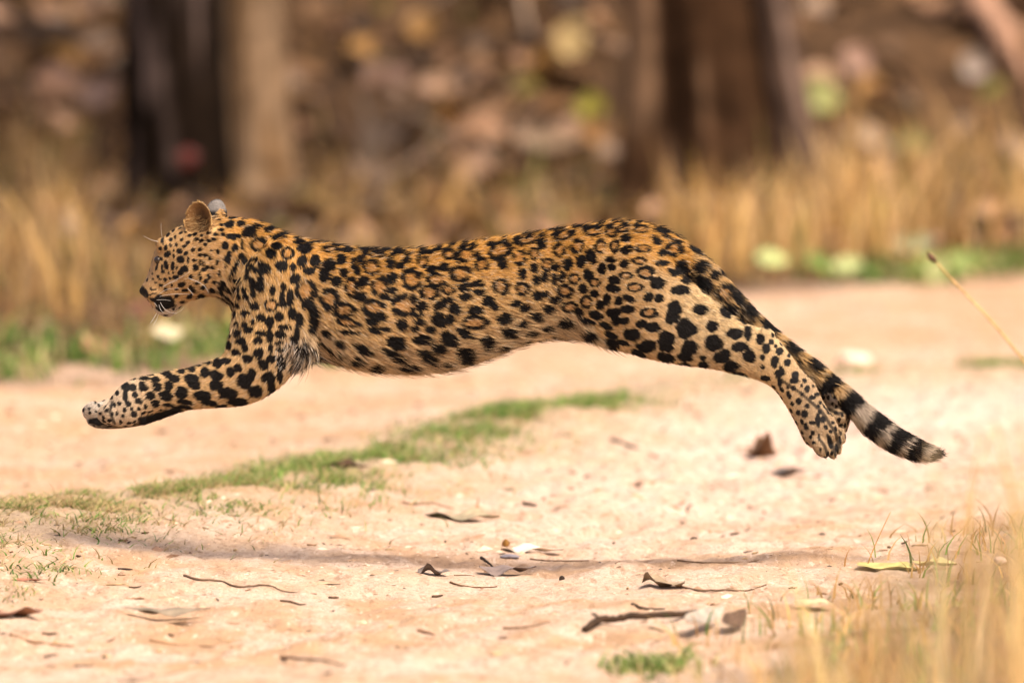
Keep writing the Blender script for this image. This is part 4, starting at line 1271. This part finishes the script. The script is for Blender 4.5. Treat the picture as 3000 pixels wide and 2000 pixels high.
P0 = bary(SV); N0 = bary(SN); N0 /= np.linalg.norm(N0, axis=1)[:, None]
F0 = bary(flow)
vi = T3[:, 0]
t_, h_, tp_, e_ = tid[vi], hgt[vi], tpar[vi], ear_id[vi]
U0, V0 = to_px(P0)
L0 = hair[vi] * 0.001
und = sstep(-0.25, -0.85, h_) * (t_ == TORSO) * (U0 > 880)
L0 = L0 * (1 + 0.9 * und)
L0 = np.where((t_ == TORSO) & (h_ > 0.75), L0 * 1.15, L0)
L0 = np.where(t_ == HEAD, np.where(U0 < 480, 0.003, np.where(U0 < 560, 0.0045, 0.008)), L0)
L0 = np.where(((t_ == NF) | (t_ == FF)) & (U0 < 420), 0.0042, L0)
L0 = np.where(((t_ == NH) | (t_ == FH)) & (U0 > 2230), 0.0045, L0)
armp = np.exp(-(((U0 - 868) / 55) ** 2 + ((V0 - 1040) / 45) ** 2)) * (N0[:, 1] < 0.3)
L0 = L0 * (1 + 0.8 * armp)
rump = np.exp(-(((U0 - 2080) / 60) ** 2 + ((V0 - 880) / 50) ** 2)) * (t_ == NH)
L0 = L0 * (1 + 1.0 * rump)
L0 = np.where(e_ > 0, 0.0035, L0)
ein = (e_ == 1) & (N0[:, 1] < 0.2) & (V0 > 640) & (ear_r[vi] < 0.9) & (rng.random(NF_) < 0.16)
L0 = np.where(ein, 0.014, L0)
L0 = L0 * rng.uniform(0.55, 1.45, NF_)
# flow: backwards along the body, sagging down the flanks, forward-up inside the ear
sag = np.where((t_ == TORSO) & (np.abs(N0[:, 1]) > 0.2), 0.55, 0.1)
D = F0.copy()
D[:, 2] -= sag * (1 - np.abs(h_).clip(0, 1) * 0.4)
D = D * (1 - armp[:, None]) + armp[:, None] * np.array([-0.45, 0, -0.9])
D = np.where(ein[:, None], np.array([0.9, -0.15, 0.2]), D)
D = np.where(((e_ > 0) & ~ein)[:, None], np.array([0.3, 0, 1.0]), D)
DS = D - N0 * (D * N0).sum(1)[:, None]
DS /= np.linalg.norm(DS, axis=1)[:, None] + 1e-9
cl = 36.0
D += 0.22 * np.stack([vn3(P0[:, 0] * cl, P0[:, 1] * cl, P0[:, 2] * cl, 51 + k) for k in range(3)], -1)
cl = 130.0
D += 0.30 * np.stack([vn3(P0[:, 0] * cl, P0[:, 1] * cl, P0[:, 2] * cl, 55 + k) for k in range(3)], -1)
D += rng.normal(0, 0.14, D.shape)
D -= N0 * (D * N0).sum(1)[:, None]
D /= np.linalg.norm(D, axis=1)[:, None] + 1e-9
lift = np.where(L0 > 0.009, 0.42, 0.36) + rng.normal(0, 0.08, NF_)
lift = np.where(t_ == TAIL, 0.72, lift)
lift = np.where(ein, 0.7, lift)
lift = lift * (1 - 0.6 * armp)
guard = (rng.random(NF_) < 0.05) & (L0 > 0.006) & (e_ == 0)
L0 = np.where(guard, L0 * 1.35, L0); lift = np.where(guard, 0.7, lift)
ks = 4
pts = np.empty((NF_, ks, 3), np.float32)
for k in range(ks):
    s = k / (ks - 1)
    pts[:, k] = P0 - N0 * 0.0008 + (L0 * s)[:, None] * (D + N0 * (lift * (1 - 0.45 * s))[:, None])
qs = P0 - 0.86 * DS * (P0 * DS).sum(1)[:, None]
streak = vn3(qs[:, 0] * 260, qs[:, 1] * 260, qs[:, 2] * 260, 60) * 0.7 + rng.normal(0, 0.25, NF_)
pe = P0 + ((0.5 + 0.22 * streak).clip(0, 1) * L0)[:, None] * D
hc = coat_colour(pe, N0, t_, h_, tp_, e_, ear_r[vi], ear_x[vi], streak)
hc = hc * (1 + 0.28 * vn3(qs[:, 0] * 330, qs[:, 1] * 330, qs[:, 2] * 330, 61) + rng.normal(0, 0.26, NF_)).clip(0.3, 1.8)[:, None]
pale = (rng.random(NF_) < np.where(ein, 0.6, 0.10)) & (e_ < 2) & ((hc[:, 0] > 0.15) | ein)
hc = np.where(pale[:, None], hc * 0.4 + np.where(ein[:, None], np.array([0.50, 0.33, 0.15]), np.array([0.66, 0.55, 0.40])) * 0.6, hc)
hc = np.where((armp > 0.3)[:, None] & (rng.random(NF_) < 0.16)[:, None], np.array([0.62, 0.57, 0.50]), hc)
hc = np.where((armp > 0.35)[:, None] & (rng.random(NF_) < 0.35)[:, None], INK, hc)
rad = np.where(L0 > 0.008, 0.00048, 0.00036) * rng.uniform(0.8, 1.25, NF_)
cu = bpy.data.hair_curves.new('fur')
cu.add_curves([ks] * NF_)
pts += inv.astype(np.float32)
cu.attributes['position'].data.foreach_set('vector', pts.reshape(-1))
ra = cu.attributes.get('radius') or cu.attributes.new('radius', 'FLOAT', 'POINT')
prof = np.array([1.0, 0.95, 0.7, 0.08])
ra.data.foreach_set('value', (rad[:, None] * prof[None]).astype(np.float32).ravel())
ca = cu.attributes.new('col', 'FLOAT_COLOR', 'CURVE')
c4 = np.ones((NF_, 4), np.float32); c4[:, :3] = hc.clip(0.004, 0.85)
ca.data.foreach_set('color', c4.ravel())
M_FUR = bpy.data.materials.new('fur')
M_FUR.use_nodes = True
nt = M_FUR.node_tree
a = nt.nodes.new('ShaderNodeAttribute'); a.attribute_name = 'col'
p = principled(M_FUR)
nt.links.new(a.outputs['Color'], p.inputs['Base Color'])
p.inputs['Roughness'].default_value = 0.5
p.inputs['Specular IOR Level'].default_value = 0.12
cu.materials.append(M_FUR)
fur = bpy.data.objects.new('fur', cu)
COL.objects.link(fur); fur.parent = leopard
fur['kind'] = 'stuff'

# --- whiskers, eyes
M_WHISK = bpy.data.materials.new('whisker'); M_WHISK.use_nodes = True
principled(M_WHISK).inputs['Base Color'].default_value = (0.62, 0.59, 0.54, 1)
principled(M_WHISK).inputs['Roughness'].default_value = 0.35
tree_sk = BVHTree.FromPolygons([Vector(x) for x in SV], [tuple(x) for x in tri])


def hit(u, v):
    d = Vector(rays(u, v)).normalized()
    r = tree_sk.ray_cast(CAM, d)
    return r[0]


WH = [[(370, 1110), (480, 1040), (600, 985), (690, 925)], [(650, 990), (780, 1040), (860, 1090), (905, 1165)], [(335, 1185), (400, 1140), (480, 1120), (565, 1115)],
      [(340, 1210), (430, 1190), (560, 1180), (690, 1185)], [(305, 1250), (390, 1247), (470, 1258)], [(350, 1275), (390, 1340), (450, 1385), (540, 1408)],
      [(335, 1300), (355, 1360), (390, 1400)], [(285, 1280), (300, 1305), (315, 1325)], [(660, 1110), (700, 1150), (730, 1195)], [(520, 1405), (580, 1375), (625, 1335)],
      [(380, 1095), (450, 1060), (540, 1030)], [(372, 525), (362, 450), (360, 365)], [(330, 580), (250, 560), (160, 515)], [(310, 1400), (275, 1460), (235, 1520)], [(330, 1410), (310, 1470), (270, 1540)]]
for w in WH:
    q = [(380 + a / 3.921, 560 + b / 3.921) for a, b in w]
    h0 = hit(*q[0])
    y0 = h0.y if h0 else -0.02
    pp = []
    for i, (a, b) in enumerate(q):
        hh = hit(a, b)
        y = y0 - 0.012 * i - 0.002
        if hh is not None: y = min(y, hh.y - 0.004) if i else hh.y + 0.001
        pp.append(at(a, b, y))
    pp = resample(pp, 10)
    V, F = tube_np(pp, np.linspace(0.0005, 0.00022, 10), 5)
    link('whisker', np_mesh('whisker', V + inv, F), M_WHISK, leopard)
M_EYE = bpy.data.materials.new('eye'); M_EYE.use_nodes = True
principled(M_EYE).inputs['Base Color'].default_value = (0.02, 0.010, 0.004, 1)
principled(M_EYE).inputs['Roughness'].default_value = 0.08
import bmesh
for sgn in (-1, 1):
    bm = bmesh.new()
    bmesh.ops.create_uvsphere(bm, u_segments=16, v_segments=10, radius=0.0098)
    e_me = bpy.data.meshes.new('eye'); bm.to_mesh(e_me); bm.free()
    hp = hit(463, 762)
    pos = Vector((hp.x, hp.y + 0.0045, hp.z)) if sgn < 0 else Vector((hp.x, -hp.y - 0.0045, hp.z))
    link('eye', e_me, M_EYE, leopard, pos + Vector(inv))
# ------------------------------------------------------------------ leaves, twigs and stones on the track
def ground_leaf(label, p0, p1, width, curl, colr, seed, curl_w=0.12, lift=0.0, mat=M_LEAF, cat='leaf', name='dry_leaf', wav=0.12, tilt=0.0, group=None):
    a, b = on_ground(*p0), on_ground(*p1)
    c = (a + b) / 2
    L = max(np.hypot(*(b - a)[:2]), 0.02)
    V, F, n = leaf_shape(L, width, curl * 0.4, curl_w * 0.45, seed, 10, 2, wav * 0.6)
    if tilt: V = V @ np.array(Matrix.Rotation(tilt, 3, 'X')).T
    V = rot_z(V, math.atan2(b[1] - a[1], b[0] - a[0]))
    V[:, 2] -= np.percentile(V[:, 2], 8)
    r = np.random.default_rng(seed)
    cl = np.array(colr) * (1 + 0.2 * vn3(V[:, 0] * 40, V[:, 1] * 40, V[:, 2] * 40, seed))[:, None]
    o = link(name, np_mesh(name, V, F, cl), mat, None, (c[0], c[1], gz(c[0], c[1]) + 0.003 + lift))
    tag(o, label, cat, group)
    # stalk
    return o


def twig(label, px, r0, colr, lifts=None, name='twig', cat='twig', branch=None, r1=None):
    P = [on_ground(u, v) for u, v in px]
    lifts = lifts or [0.0] * len(P)
    P = [p + np.array([0, 0, r0 * 0.9 + l]) for p, l in zip(P, lifts)]
    m = 5 * len(P)
    pp = resample(P, m)
    pp[:, 2] += r0 * 0.35 * vn2(np.arange(m) * 0.8, np.arange(m) * 0 + r0 * 999, 7)
    V, F = tube_np(pp, np.linspace(r0, r1 or r0 * 0.5, m) * (1 + 0.18 * vn2(np.arange(m) * 1.3, np.arange(m) * 0 + r0 * 555, 8)), 7)
    o0 = pp[0].copy()
    root = link(name, np_mesh(name, V - o0, F, np.tile(colr, (len(V), 1))), M_WOOD, None, o0)
    tag(root, label, cat)
    if branch:
        (bu, bv, bh), r2 = branch
        i = min(range(m), key=lambda k: abs(to_px(pp[k])[0] - bu))
        s = pp[i]; e = at(bu + bh[0], bv + bh[1], s[1] + 0.02)
        q = resample([s, (s + e) / 2 + np.array([0.004, 0, 0.004]), e], 7)
        V, F = tube_np(q - o0, np.linspace(r2, r2 * 0.5, 7), 6)
        link('stub', np_mesh('stub', V, F, np.tile(colr, (len(V), 1))), M_WOOD, root)
    return root


G1 = (0.24, 0.19, 0.13); G2 = (0.17, 0.135, 0.115); DK = (0.05, 0.032, 0.02); BR = (0.16, 0.085, 0.04); PALE = (0.50, 0.41, 0.28); RED = (0.34, 0.14, 0.08)
ground_leaf('long wavy grey brown leaf lying at lower left of the sand', (368, 1806), (618, 1822), 0.05, 0.02, G1, 1, -0.5, 0.012, wav=0.16)
ground_leaf('faded tan leaf right under the long wavy grey brown one', (440, 1832), (600, 1838), 0.03, 0.06, (0.34, 0.21, 0.13), 2)
ground_leaf('brown curled leaf cut by the left edge of the photo', (-60, 1822), (128, 1815), 0.10, 0.12, (0.26, 0.13, 0.08), 3, 0.3)
ground_leaf('narrow reddish leaf beside the grass tufts at the left edge', (34, 1704), (148, 1712), 0.03, 0.04, RED, 4)
ground_leaf('thick dark brown rolled leaf on the grassy crest under the belly of the leopard', (940, 1376), (1077, 1386), 0.065, 0.06, (0.07, 0.035, 0.018), 5, 0.5, 0.004)
ground_leaf('small dark green leaf lying alone on the pale sand under the belly', (1452, 1432), (1512, 1442), 0.03, 0.1, (0.06, 0.07, 0.02), 6)
ground_leaf('flat grey and yellow leaf with raised stalk in the middle of the sand', (1250, 1512), (1462, 1538), 0.12, 0.03, (0.36, 0.29, 0.18), 7, 0.12)
ground_leaf('dark slim leaf touching the left end of the flat grey and yellow leaf', (1210, 1505), (1275, 1511), 0.022, 0.1, (0.10, 0.08, 0.07), 8)
ground_leaf('bleached whitish leaf lying flat beside the ochre nugget', (1468, 1608), (1650, 1622), 0.09, 0.02, (0.72, 0.62, 0.50), 9, 0.08)
ground_leaf('grey brown curled leaf with dark shadow in the centre of the lower sand', (1405, 1685), (1570, 1690), 0.10, 0.10, (0.27, 0.20, 0.17), 10, -0.15, 0.006)
ground_leaf('cluster leaf, dark and crumpled, left of the grey brown curled leaf', (1225, 1678), (1315, 1693), 0.045, 0.1, G2, 11, 0.3, wav=0.4)
ground_leaf('crumpled pale leaf with dark edges near the thin cracks right of centre', (1885, 1712), (2010, 1732), 0.07, 0.12, (0.33, 0.24, 0.15), 12, 0.35, wav=0.35)
ground_leaf('yellow green leaf half hidden by straw at right', (2523, 1662), (2690, 1676), 0.09, 0.08, (0.50, 0.44, 0.16), 13, 0.2)
ground_leaf('yellowish folded leaf beside the yellow green one further right', (2680, 1660), (2800, 1664), 0.07, 0.14, (0.46, 0.38, 0.17), 14, 0.4)
ground_leaf('pale cream leaf arching out of the near verge', (2325, 1786), (2445, 1790), 0.06, -0.2, (0.62, 0.48, 0.28), 15, -0.2, 0.012)
ground_leaf('large grey white upturned leaf among the blurred growth at bottom', (2005, 1872), (2110, 1825), 0.045, 0.1, (0.40, 0.34, 0.27), 16, 0.3, 0.02, tilt=0.5)
ground_leaf('dark brown folded leaf leaning on the grey white upturned one', (2115, 1866), (2178, 1828), 0.045, 0.1, (0.10, 0.055, 0.03), 17, 0.4, 0.01, tilt=0.5)
ground_leaf('dark dead leaf standing up on the sand beneath the hind paws', (2190, 1342), (2276, 1342), 0.10, 0.05, BR, 18, 0.7, 0.01, wav=0.4)
ground_leaf('blackish leaf scrap left of a whitish one behind the hind paws', (2262, 1398), (2362, 1398), 0.06, 0.1, (0.11, 0.09, 0.08), 19, 0.5)
ground_leaf('whitish leaf scrap right of the blackish one behind the hind paws', (2362, 1392), (2436, 1396), 0.05, 0.06, (0.62, 0.52, 0.44), 20)
ground_leaf('pale cream leaf lying blurred in the green verge under the chin', (445, 1045), (535, 1038), 0.075, 0.12, (0.44, 0.38, 0.24), 21, 0.2, 0.05, tilt=0.6)
ground_leaf('orange red leaf blurred in the green verge left of the cream one', (235, 1062), (325, 1056), 0.08, 0.12, (0.27, 0.10, 0.05), 22, 0.2, 0.03, tilt=0.8)
ground_leaf('dark red brown leaf heap behind the green verge below the chin', (380, 965), (520, 968), 0.12, 0.1, (0.13, 0.05, 0.03), 23, 0.2, 0.04, tilt=0.7)
ground_leaf('lime leaf blurred on the far verge right of the tail root', (2440, 850), (2530, 856), 0.085, 0.1, (0.40, 0.44, 0.18), 24, 0.2, 0.06, tilt=0.8)
ground_leaf('pale green leaf blurred on the far verge nearest the leopard', (2215, 820), (2310, 826), 0.08, 0.1, (0.42, 0.48, 0.18), 25, 0.2, 0.05, tilt=0.8)
ground_leaf('silvery green leaf blurred on the far verge at right', (2620, 770), (2740, 790), 0.085, 0.1, (0.42, 0.46, 0.26), 26, 0.2, 0.06, tilt=0.8)
ground_leaf('dark green leaf blurred on the far verge between the lime ones', (2370, 830), (2430, 830), 0.09, 0.1, (0.10, 0.17, 0.02), 27, 0.2, 0.05, tilt=0.8)


def bank_leaf(label, u, v, w, h, colr, seed, ang=0.0):
    """a big leaf standing out of the litter on the bank"""
    c = on_ground(u, v + 10)
    k = 25 / (25 + c[1]) * PXM
    V, F, n = leaf_shape(w / k, h / k * 1.1, 0.08, 0.15, seed, 6, 2, 0.08)
    M = np.array(Matrix.Rotation(ang, 3, 'Y') @ Matrix.Rotation(1.15, 3, 'X'))
    V = V @ M.T
    o = link('dry_leaf', np_mesh('dry_leaf', V, F, np.tile(np.array(colr) * 0.74, (len(V), 1))), M_LEAF, None, at(u, v, c[1] - 0.12))
    tag(o, label, 'leaf')


PK = (0.46, 0.27, 0.18)
bank_leaf('pinkish tan leaf blurred on the bank left of the blackish trunk', 160, 235, 150, 90, PK, 31, -0.4)
bank_leaf('dull mauve leaf blurred on the bank touching the blackish trunk', 285, 272, 130, 85, (0.30, 0.19, 0.15), 32, -0.5)
bank_leaf('brown pink leaf blurred at the top edge left of the blackish trunk', 250, 15, 120, 80, (0.34, 0.2, 0.12), 33, -0.3)
bank_leaf('rosy leaf blurred on the bank right of the pale brown trunk', 1130, 225, 150, 90, (0.40, 0.24, 0.17), 34, -0.3)
bank_leaf('long rosy tan leaf blurred in the middle of the bank', 1370, 235, 170, 90, (0.43, 0.26, 0.16), 35, -0.35)
bank_leaf('bright peach leaf blurred low in the middle of the bank', 1385, 500, 130, 115, (0.62, 0.38, 0.24), 36, 0.5)
bank_leaf('ochre yellow leaf blurred high on the bank left of the broad trunk', 1670, 120, 110, 120, (0.50, 0.35, 0.14), 37, 0.6)
bank_leaf('olive yellow leaf blurred beside the broad fluted trunk', 1730, 315, 95, 80, (0.34, 0.30, 0.03), 38, 0.1)
bank_leaf('orange brown leaf blurred under the olive yellow one', 1735, 390, 80, 60, (0.42, 0.2, 0.05), 39, 0.1)
bank_leaf('tan leaf lying wide and blurred left of the broad trunk foot', 1600, 410, 210, 70, (0.40, 0.27, 0.17), 40, 0.1)
bank_leaf('lime green leaf blurred on the bank right of the thin leaning trunk', 2412, 285, 115, 100, (0.36, 0.37, 0.12), 41, 0.2)
bank_leaf('orange leaf blurred on the bank right of the lime green one', 2548, 262, 85, 80, (0.48, 0.26, 0.08), 42, 0.2)
bank_leaf('dusty pink leaf blurred above the orange one on the right bank', 2510, 180, 110, 80, (0.42, 0.25, 0.18), 43, 0.6)
bank_leaf('cream tan leaf blurred above the dry grass on the right bank', 2540, 395, 130, 80, (0.46, 0.33, 0.22), 44, 0.3)
bank_leaf('mid green leaf blurred above the dry grass at right', 2670, 420, 100, 70, (0.14, 0.21, 0.04), 45, 0.2)
bank_leaf('greyish leaf blurred beside the pale dead bough', 2855, 195, 95, 80, (0.34, 0.26, 0.21), 46, 0.5)
bank_leaf('wide pale leaf blurred left of the bright peach one', 1100, 505, 180, 55, (0.44, 0.30, 0.22), 47, 0.4)
bank_leaf('yellow green leaf blurred in the middle of the bank', 1530, 250, 110, 60, (0.34, 0.27, 0.06), 48, 0.1)

twig('long dried twig curving across the left sand', [(540, 1690), (580, 1700), (640, 1704), (700, 1722), (780, 1728), (840, 1738), (928, 1745)], 0.0032, (0.15, 0.095, 0.06))
twig('straight tan twig low on the sand at far left', [(30, 1870), (90, 1882), (150, 1888), (217, 1892)], 0.004, (0.26, 0.15, 0.08))
twig('faint tan twig right below the long wavy leaf', [(440, 1882), (520, 1886), (600, 1892), (682, 1900)], 0.0035, (0.30, 0.18, 0.10))
twig('blurred brown twig at the bottom of the sand left of centre', [(825, 1924), (890, 1934), (950, 1944), (1010, 1956)], 0.004, (0.24, 0.14, 0.08))
twig('crooked brown twig above the flat grey and yellow leaf', [(1178, 1474), (1215, 1480), (1265, 1478), (1327, 1490)], 0.003, (0.20, 0.11, 0.06), branch=None)
twig('short upright brown stalk rising from the flat grey and yellow leaf', [(1398, 1500), (1402, 1490)], 0.003, (0.28, 0.14, 0.06), [0.0, 0.03])
twig('short thick dark twig lying behind the flat yellow leaf at right', [(1532, 1486), (1550, 1487), (1572, 1489)], 0.006, DK)
twig('dark twig pointing at the grey brown curled leaf', [(1410, 1655), (1430, 1664), (1453, 1671)], 0.004, DK, [0.012, 0.004, 0])
twig('thin dark twig below the grey brown curled leaf', [(1319, 1706), (1350, 1714), (1400, 1718), (1456, 1722)], 0.0026, (0.14, 0.07, 0.035))
twig('thin twig trailing right from the small grey stone', [(1553, 1636), (1600, 1644), (1660, 1649), (1724, 1652)], 0.0022, (0.16, 0.09, 0.05))
twig('thick dark broken branch with an upright stub on the lower sand', [(1712, 1848), (1755, 1836), (1800, 1832), (1850, 1824), (1930, 1812), (2045, 1806)], 0.0085, (0.04, 0.022, 0.011), [0, 0.006, 0.008, 0.012, 0.012, 0.006], name='broken_branch', cat='branch', branch=((1752, 1836, (-18, -40)), 0.005), r1=0.007)
twig('dark straight stick just behind the broken branch', [(1851, 1785), (1890, 1786), (1948, 1784)], 0.0038, DK)
twig('long thin twig along the rut at right', [(1985, 1645), (2060, 1648), (2150, 1650), (2215, 1645), (2262, 1640)], 0.0022, (0.18, 0.11, 0.06))
twig('long dark crack like twig below the thin one at right', [(1985, 1728), (2050, 1736), (2120, 1730), (2190, 1722), (2245, 1718)], 0.0032, (0.10, 0.06, 0.035))
twig('faint tan twig near the broken branch on its left', [(1476, 1838), (1530, 1842), (1612, 1838)], 0.003, (0.27, 0.16, 0.09))
twig('small brown twig in the lower middle of the sand', [(1225, 1849), (1250, 1850), (1274, 1851)], 0.004, (0.22, 0.12, 0.07))
twig('pale stick lying in front of the hind paws', [(1866, 1418), (1910, 1420), (1975, 1416)], 0.0045, (0.36, 0.24, 0.15))
twig('dark stick lying on the pale sand behind the thighs', [(1790, 1296), (1850, 1318), (1930, 1346)], 0.005, (0.13, 0.085, 0.06))


def stone(label, u, v, w, h, colr, seed, flat=0.6, cat='stone', name='stone'):
    import bmesh
    c = on_ground(u, v)
    k = 25 / (25 + c[1]) * PXM
    bm = bmesh.new(); bmesh.ops.create_icosphere(bm, subdivisions=3, radius=1.0)
    V = np.array([x.co[:] for x in bm.verts]); F = [tuple(i.index for i in f.verts) for f in bm.faces]; bm.free()
    V = V * (1 + 0.25 * vn3(V[:, 0] * 1.4, V[:, 1] * 1.4, V[:, 2] * 1.4, seed))[:, None] * np.array([w / k / 2, w / k / 2.2, h / k / 2])
    o = link(name, np_mesh(name, V, F, np.tile(colr, (len(V), 1))), M_STONE, None, (c[0], c[1], gz(c[0], c[1]) + h / k * 0.3))
    tag(o, label, cat)


stone('ochre brown nugget standing beside the bleached whitish leaf', 1482, 1598, 22, 30, (0.20, 0.10, 0.025), 1, name='nugget')
stone('small flat bluish grey stone in the middle of the sand', 1494, 1641, 54, 14, (0.22, 0.20, 0.22), 2)
stone('large pale pink stone blurred on the far crest behind the paws', 2505, 1075, 100, 62, (0.70, 0.50, 0.40), 3)
stone('dark clod at the left end of the pale stick before the hind paws', 1872, 1420, 24, 14, (0.12, 0.075, 0.05), 4, name='clod', cat='clod')
stone('black speck like clod right of the grey brown curled leaf', 1646, 1704, 18, 16, (0.03, 0.02, 0.015), 5, name='clod', cat='clod')
stone('pinkish pebble among the yellow leaves near the right edge', 2930, 1660, 40, 30, (0.45, 0.33, 0.27), 6)

# uncountable crumbs: dark chips, clods and pebbles on the sand
def crumbs(name, label, n, colr, size, flat, seed, dens):
    r = np.random.default_rng(seed)
    base = np.array([(1, 0, 0), (0.3, 0.9, 0), (-0.8, 0.5, 0), (-0.7, -0.6, 0), (0.4, -0.8, 0), (0.1, 0.05, 0.8)], float)
    F0 = np.array([(0, 1, 5), (1, 2, 5), (2, 3, 5), (3, 4, 5), (4, 0, 5)])
    x = r.uniform(-1.75, 2.0, n); y = r.uniform(-4.2, 9.0, n)
    keep = r.random(n) < np.clip(dens(x, y), 0, 1)
    x, y = x[keep], y[keep]; n = len(x)
    z = ground_h(x, y)
    s = size * np.exp(r.normal(0, 0.5, n))
    a = r.uniform(0, 6.28, n); el = r.uniform(1.0, 3.2, n)
    B = np.tile(base, (n, 1, 1)) * (1 + r.normal(0, 0.2, (n, 6, 3)))
    X = B[..., 0] * (s * el)[:, None]; Y = B[..., 1] * s[:, None]; Z = B[..., 2] * (s * flat)[:, None]
    tw = r.normal(0, 0.5, n)
    ca, sa = np.cos(a * 0.3), np.sin(a * 0.3)
    V = np.stack([X * ca[:, None] - Y * sa[:, None] + x[:, None], X * sa[:, None] + Y * ca[:, None] + y[:, None], Z + z[:, None] - 0.0006 + X * 0.12 * tw[:, None]], -1)
    F = (F0[None] + (np.arange(n) * 6)[:, None, None]).reshape(-1, 3)
    c = np.repeat(np.array(colr)[r.integers(0, len(colr), n)] * r.uniform(0.7, 1.3, (n, 1)), 6, 0)
    o = link(name, np_mesh(name, V.reshape(-1, 3), F, c, False), M_STONE)
    tag(o, label, 'debris', kind='stuff')


crumbs('gravel', 'fine sandy clods and grit strewn over the track', 20000, [(0.46, 0.30, 0.19), (0.36, 0.22, 0.13), (0.62, 0.46, 0.33)], 0.0042, 0.6, 5,
       lambda x, y: 0.35 + 0.6 * vn2(x * 2, y * 1.2, 95) + 0.5 * np.exp(-((x - 0.6) / 0.8) ** 2 - ((y - 4.5) / 2.5) ** 2))
crumbs('debris', 'tiny dark bark chips and leaf scraps scattered over the track', 8500, [(0.09, 0.055, 0.035), (0.17, 0.09, 0.05), (0.06, 0.045, 0.035), (0.26, 0.15, 0.09)], 0.0036, 0.7, 6,
       lambda x, y: 0.10 + 0.5 * np.clip(vn2(x * 2.5, y * 1.4, 96) + 0.25, 0, 1) + 0.35 * np.exp(-((x - 1.0) / 0.7) ** 2 - ((y - 4.5) / 2.0) ** 2))

# broken bits of twig and straw lying on the sand, too many to count
r = np.random.default_rng(12)
V, F, C, off, k = [], [], [], 0, 0
while k < 420:
    x, y = r.uniform(-1.7, 1.9), r.uniform(-3.8, 8.0)
    if r.random() > 0.25 + 0.6 * max(0, float(vn2(np.array([x * 2.2]), np.array([y * 1.3]), 97)[0])) + 0.2 * (y > 2): continue
    k += 1
    L, a = 0.012 * math.exp(r.normal(0.4, 0.55)), r.normal(0, 0.6)
    p0 = np.array([x, y]); d_ = np.array([math.cos(a), math.sin(a)]) * L
    rr = r.uniform(0.0012, 0.0034)
    pts = []
    for t in (0, 0.4, 0.75, 1):
        q = p0 + d_ * t + np.array([-d_[1], d_[0]]) * 0.12 * math.sin(3 * t + k)
        pts.append((q[0], q[1], gz(q[0], q[1]) + rr * 0.6 + 0.004 * r.random() * t))
    v, f = tube_np(pts, rr * np.array([1, 1.1, 0.9, 0.5]), 5)
    V.append(v); F += [tuple(i + off for i in q) for q in f]; off += len(v)
    C.append(np.tile(np.array([(0.10, 0.06, 0.035), (0.2, 0.11, 0.06), (0.06, 0.04, 0.03), (0.4, 0.28, 0.15)][r.integers(0, 4)]) * r.uniform(0.7, 1.3), (len(v), 1)))
o = link('twig_fragments', np_mesh('twig_fragments', np.concatenate(V), F, np.concatenate(C)), M_WOOD)
tag(o, 'small broken bits of twig and straw scattered over the sandy track', 'debris', kind='stuff')
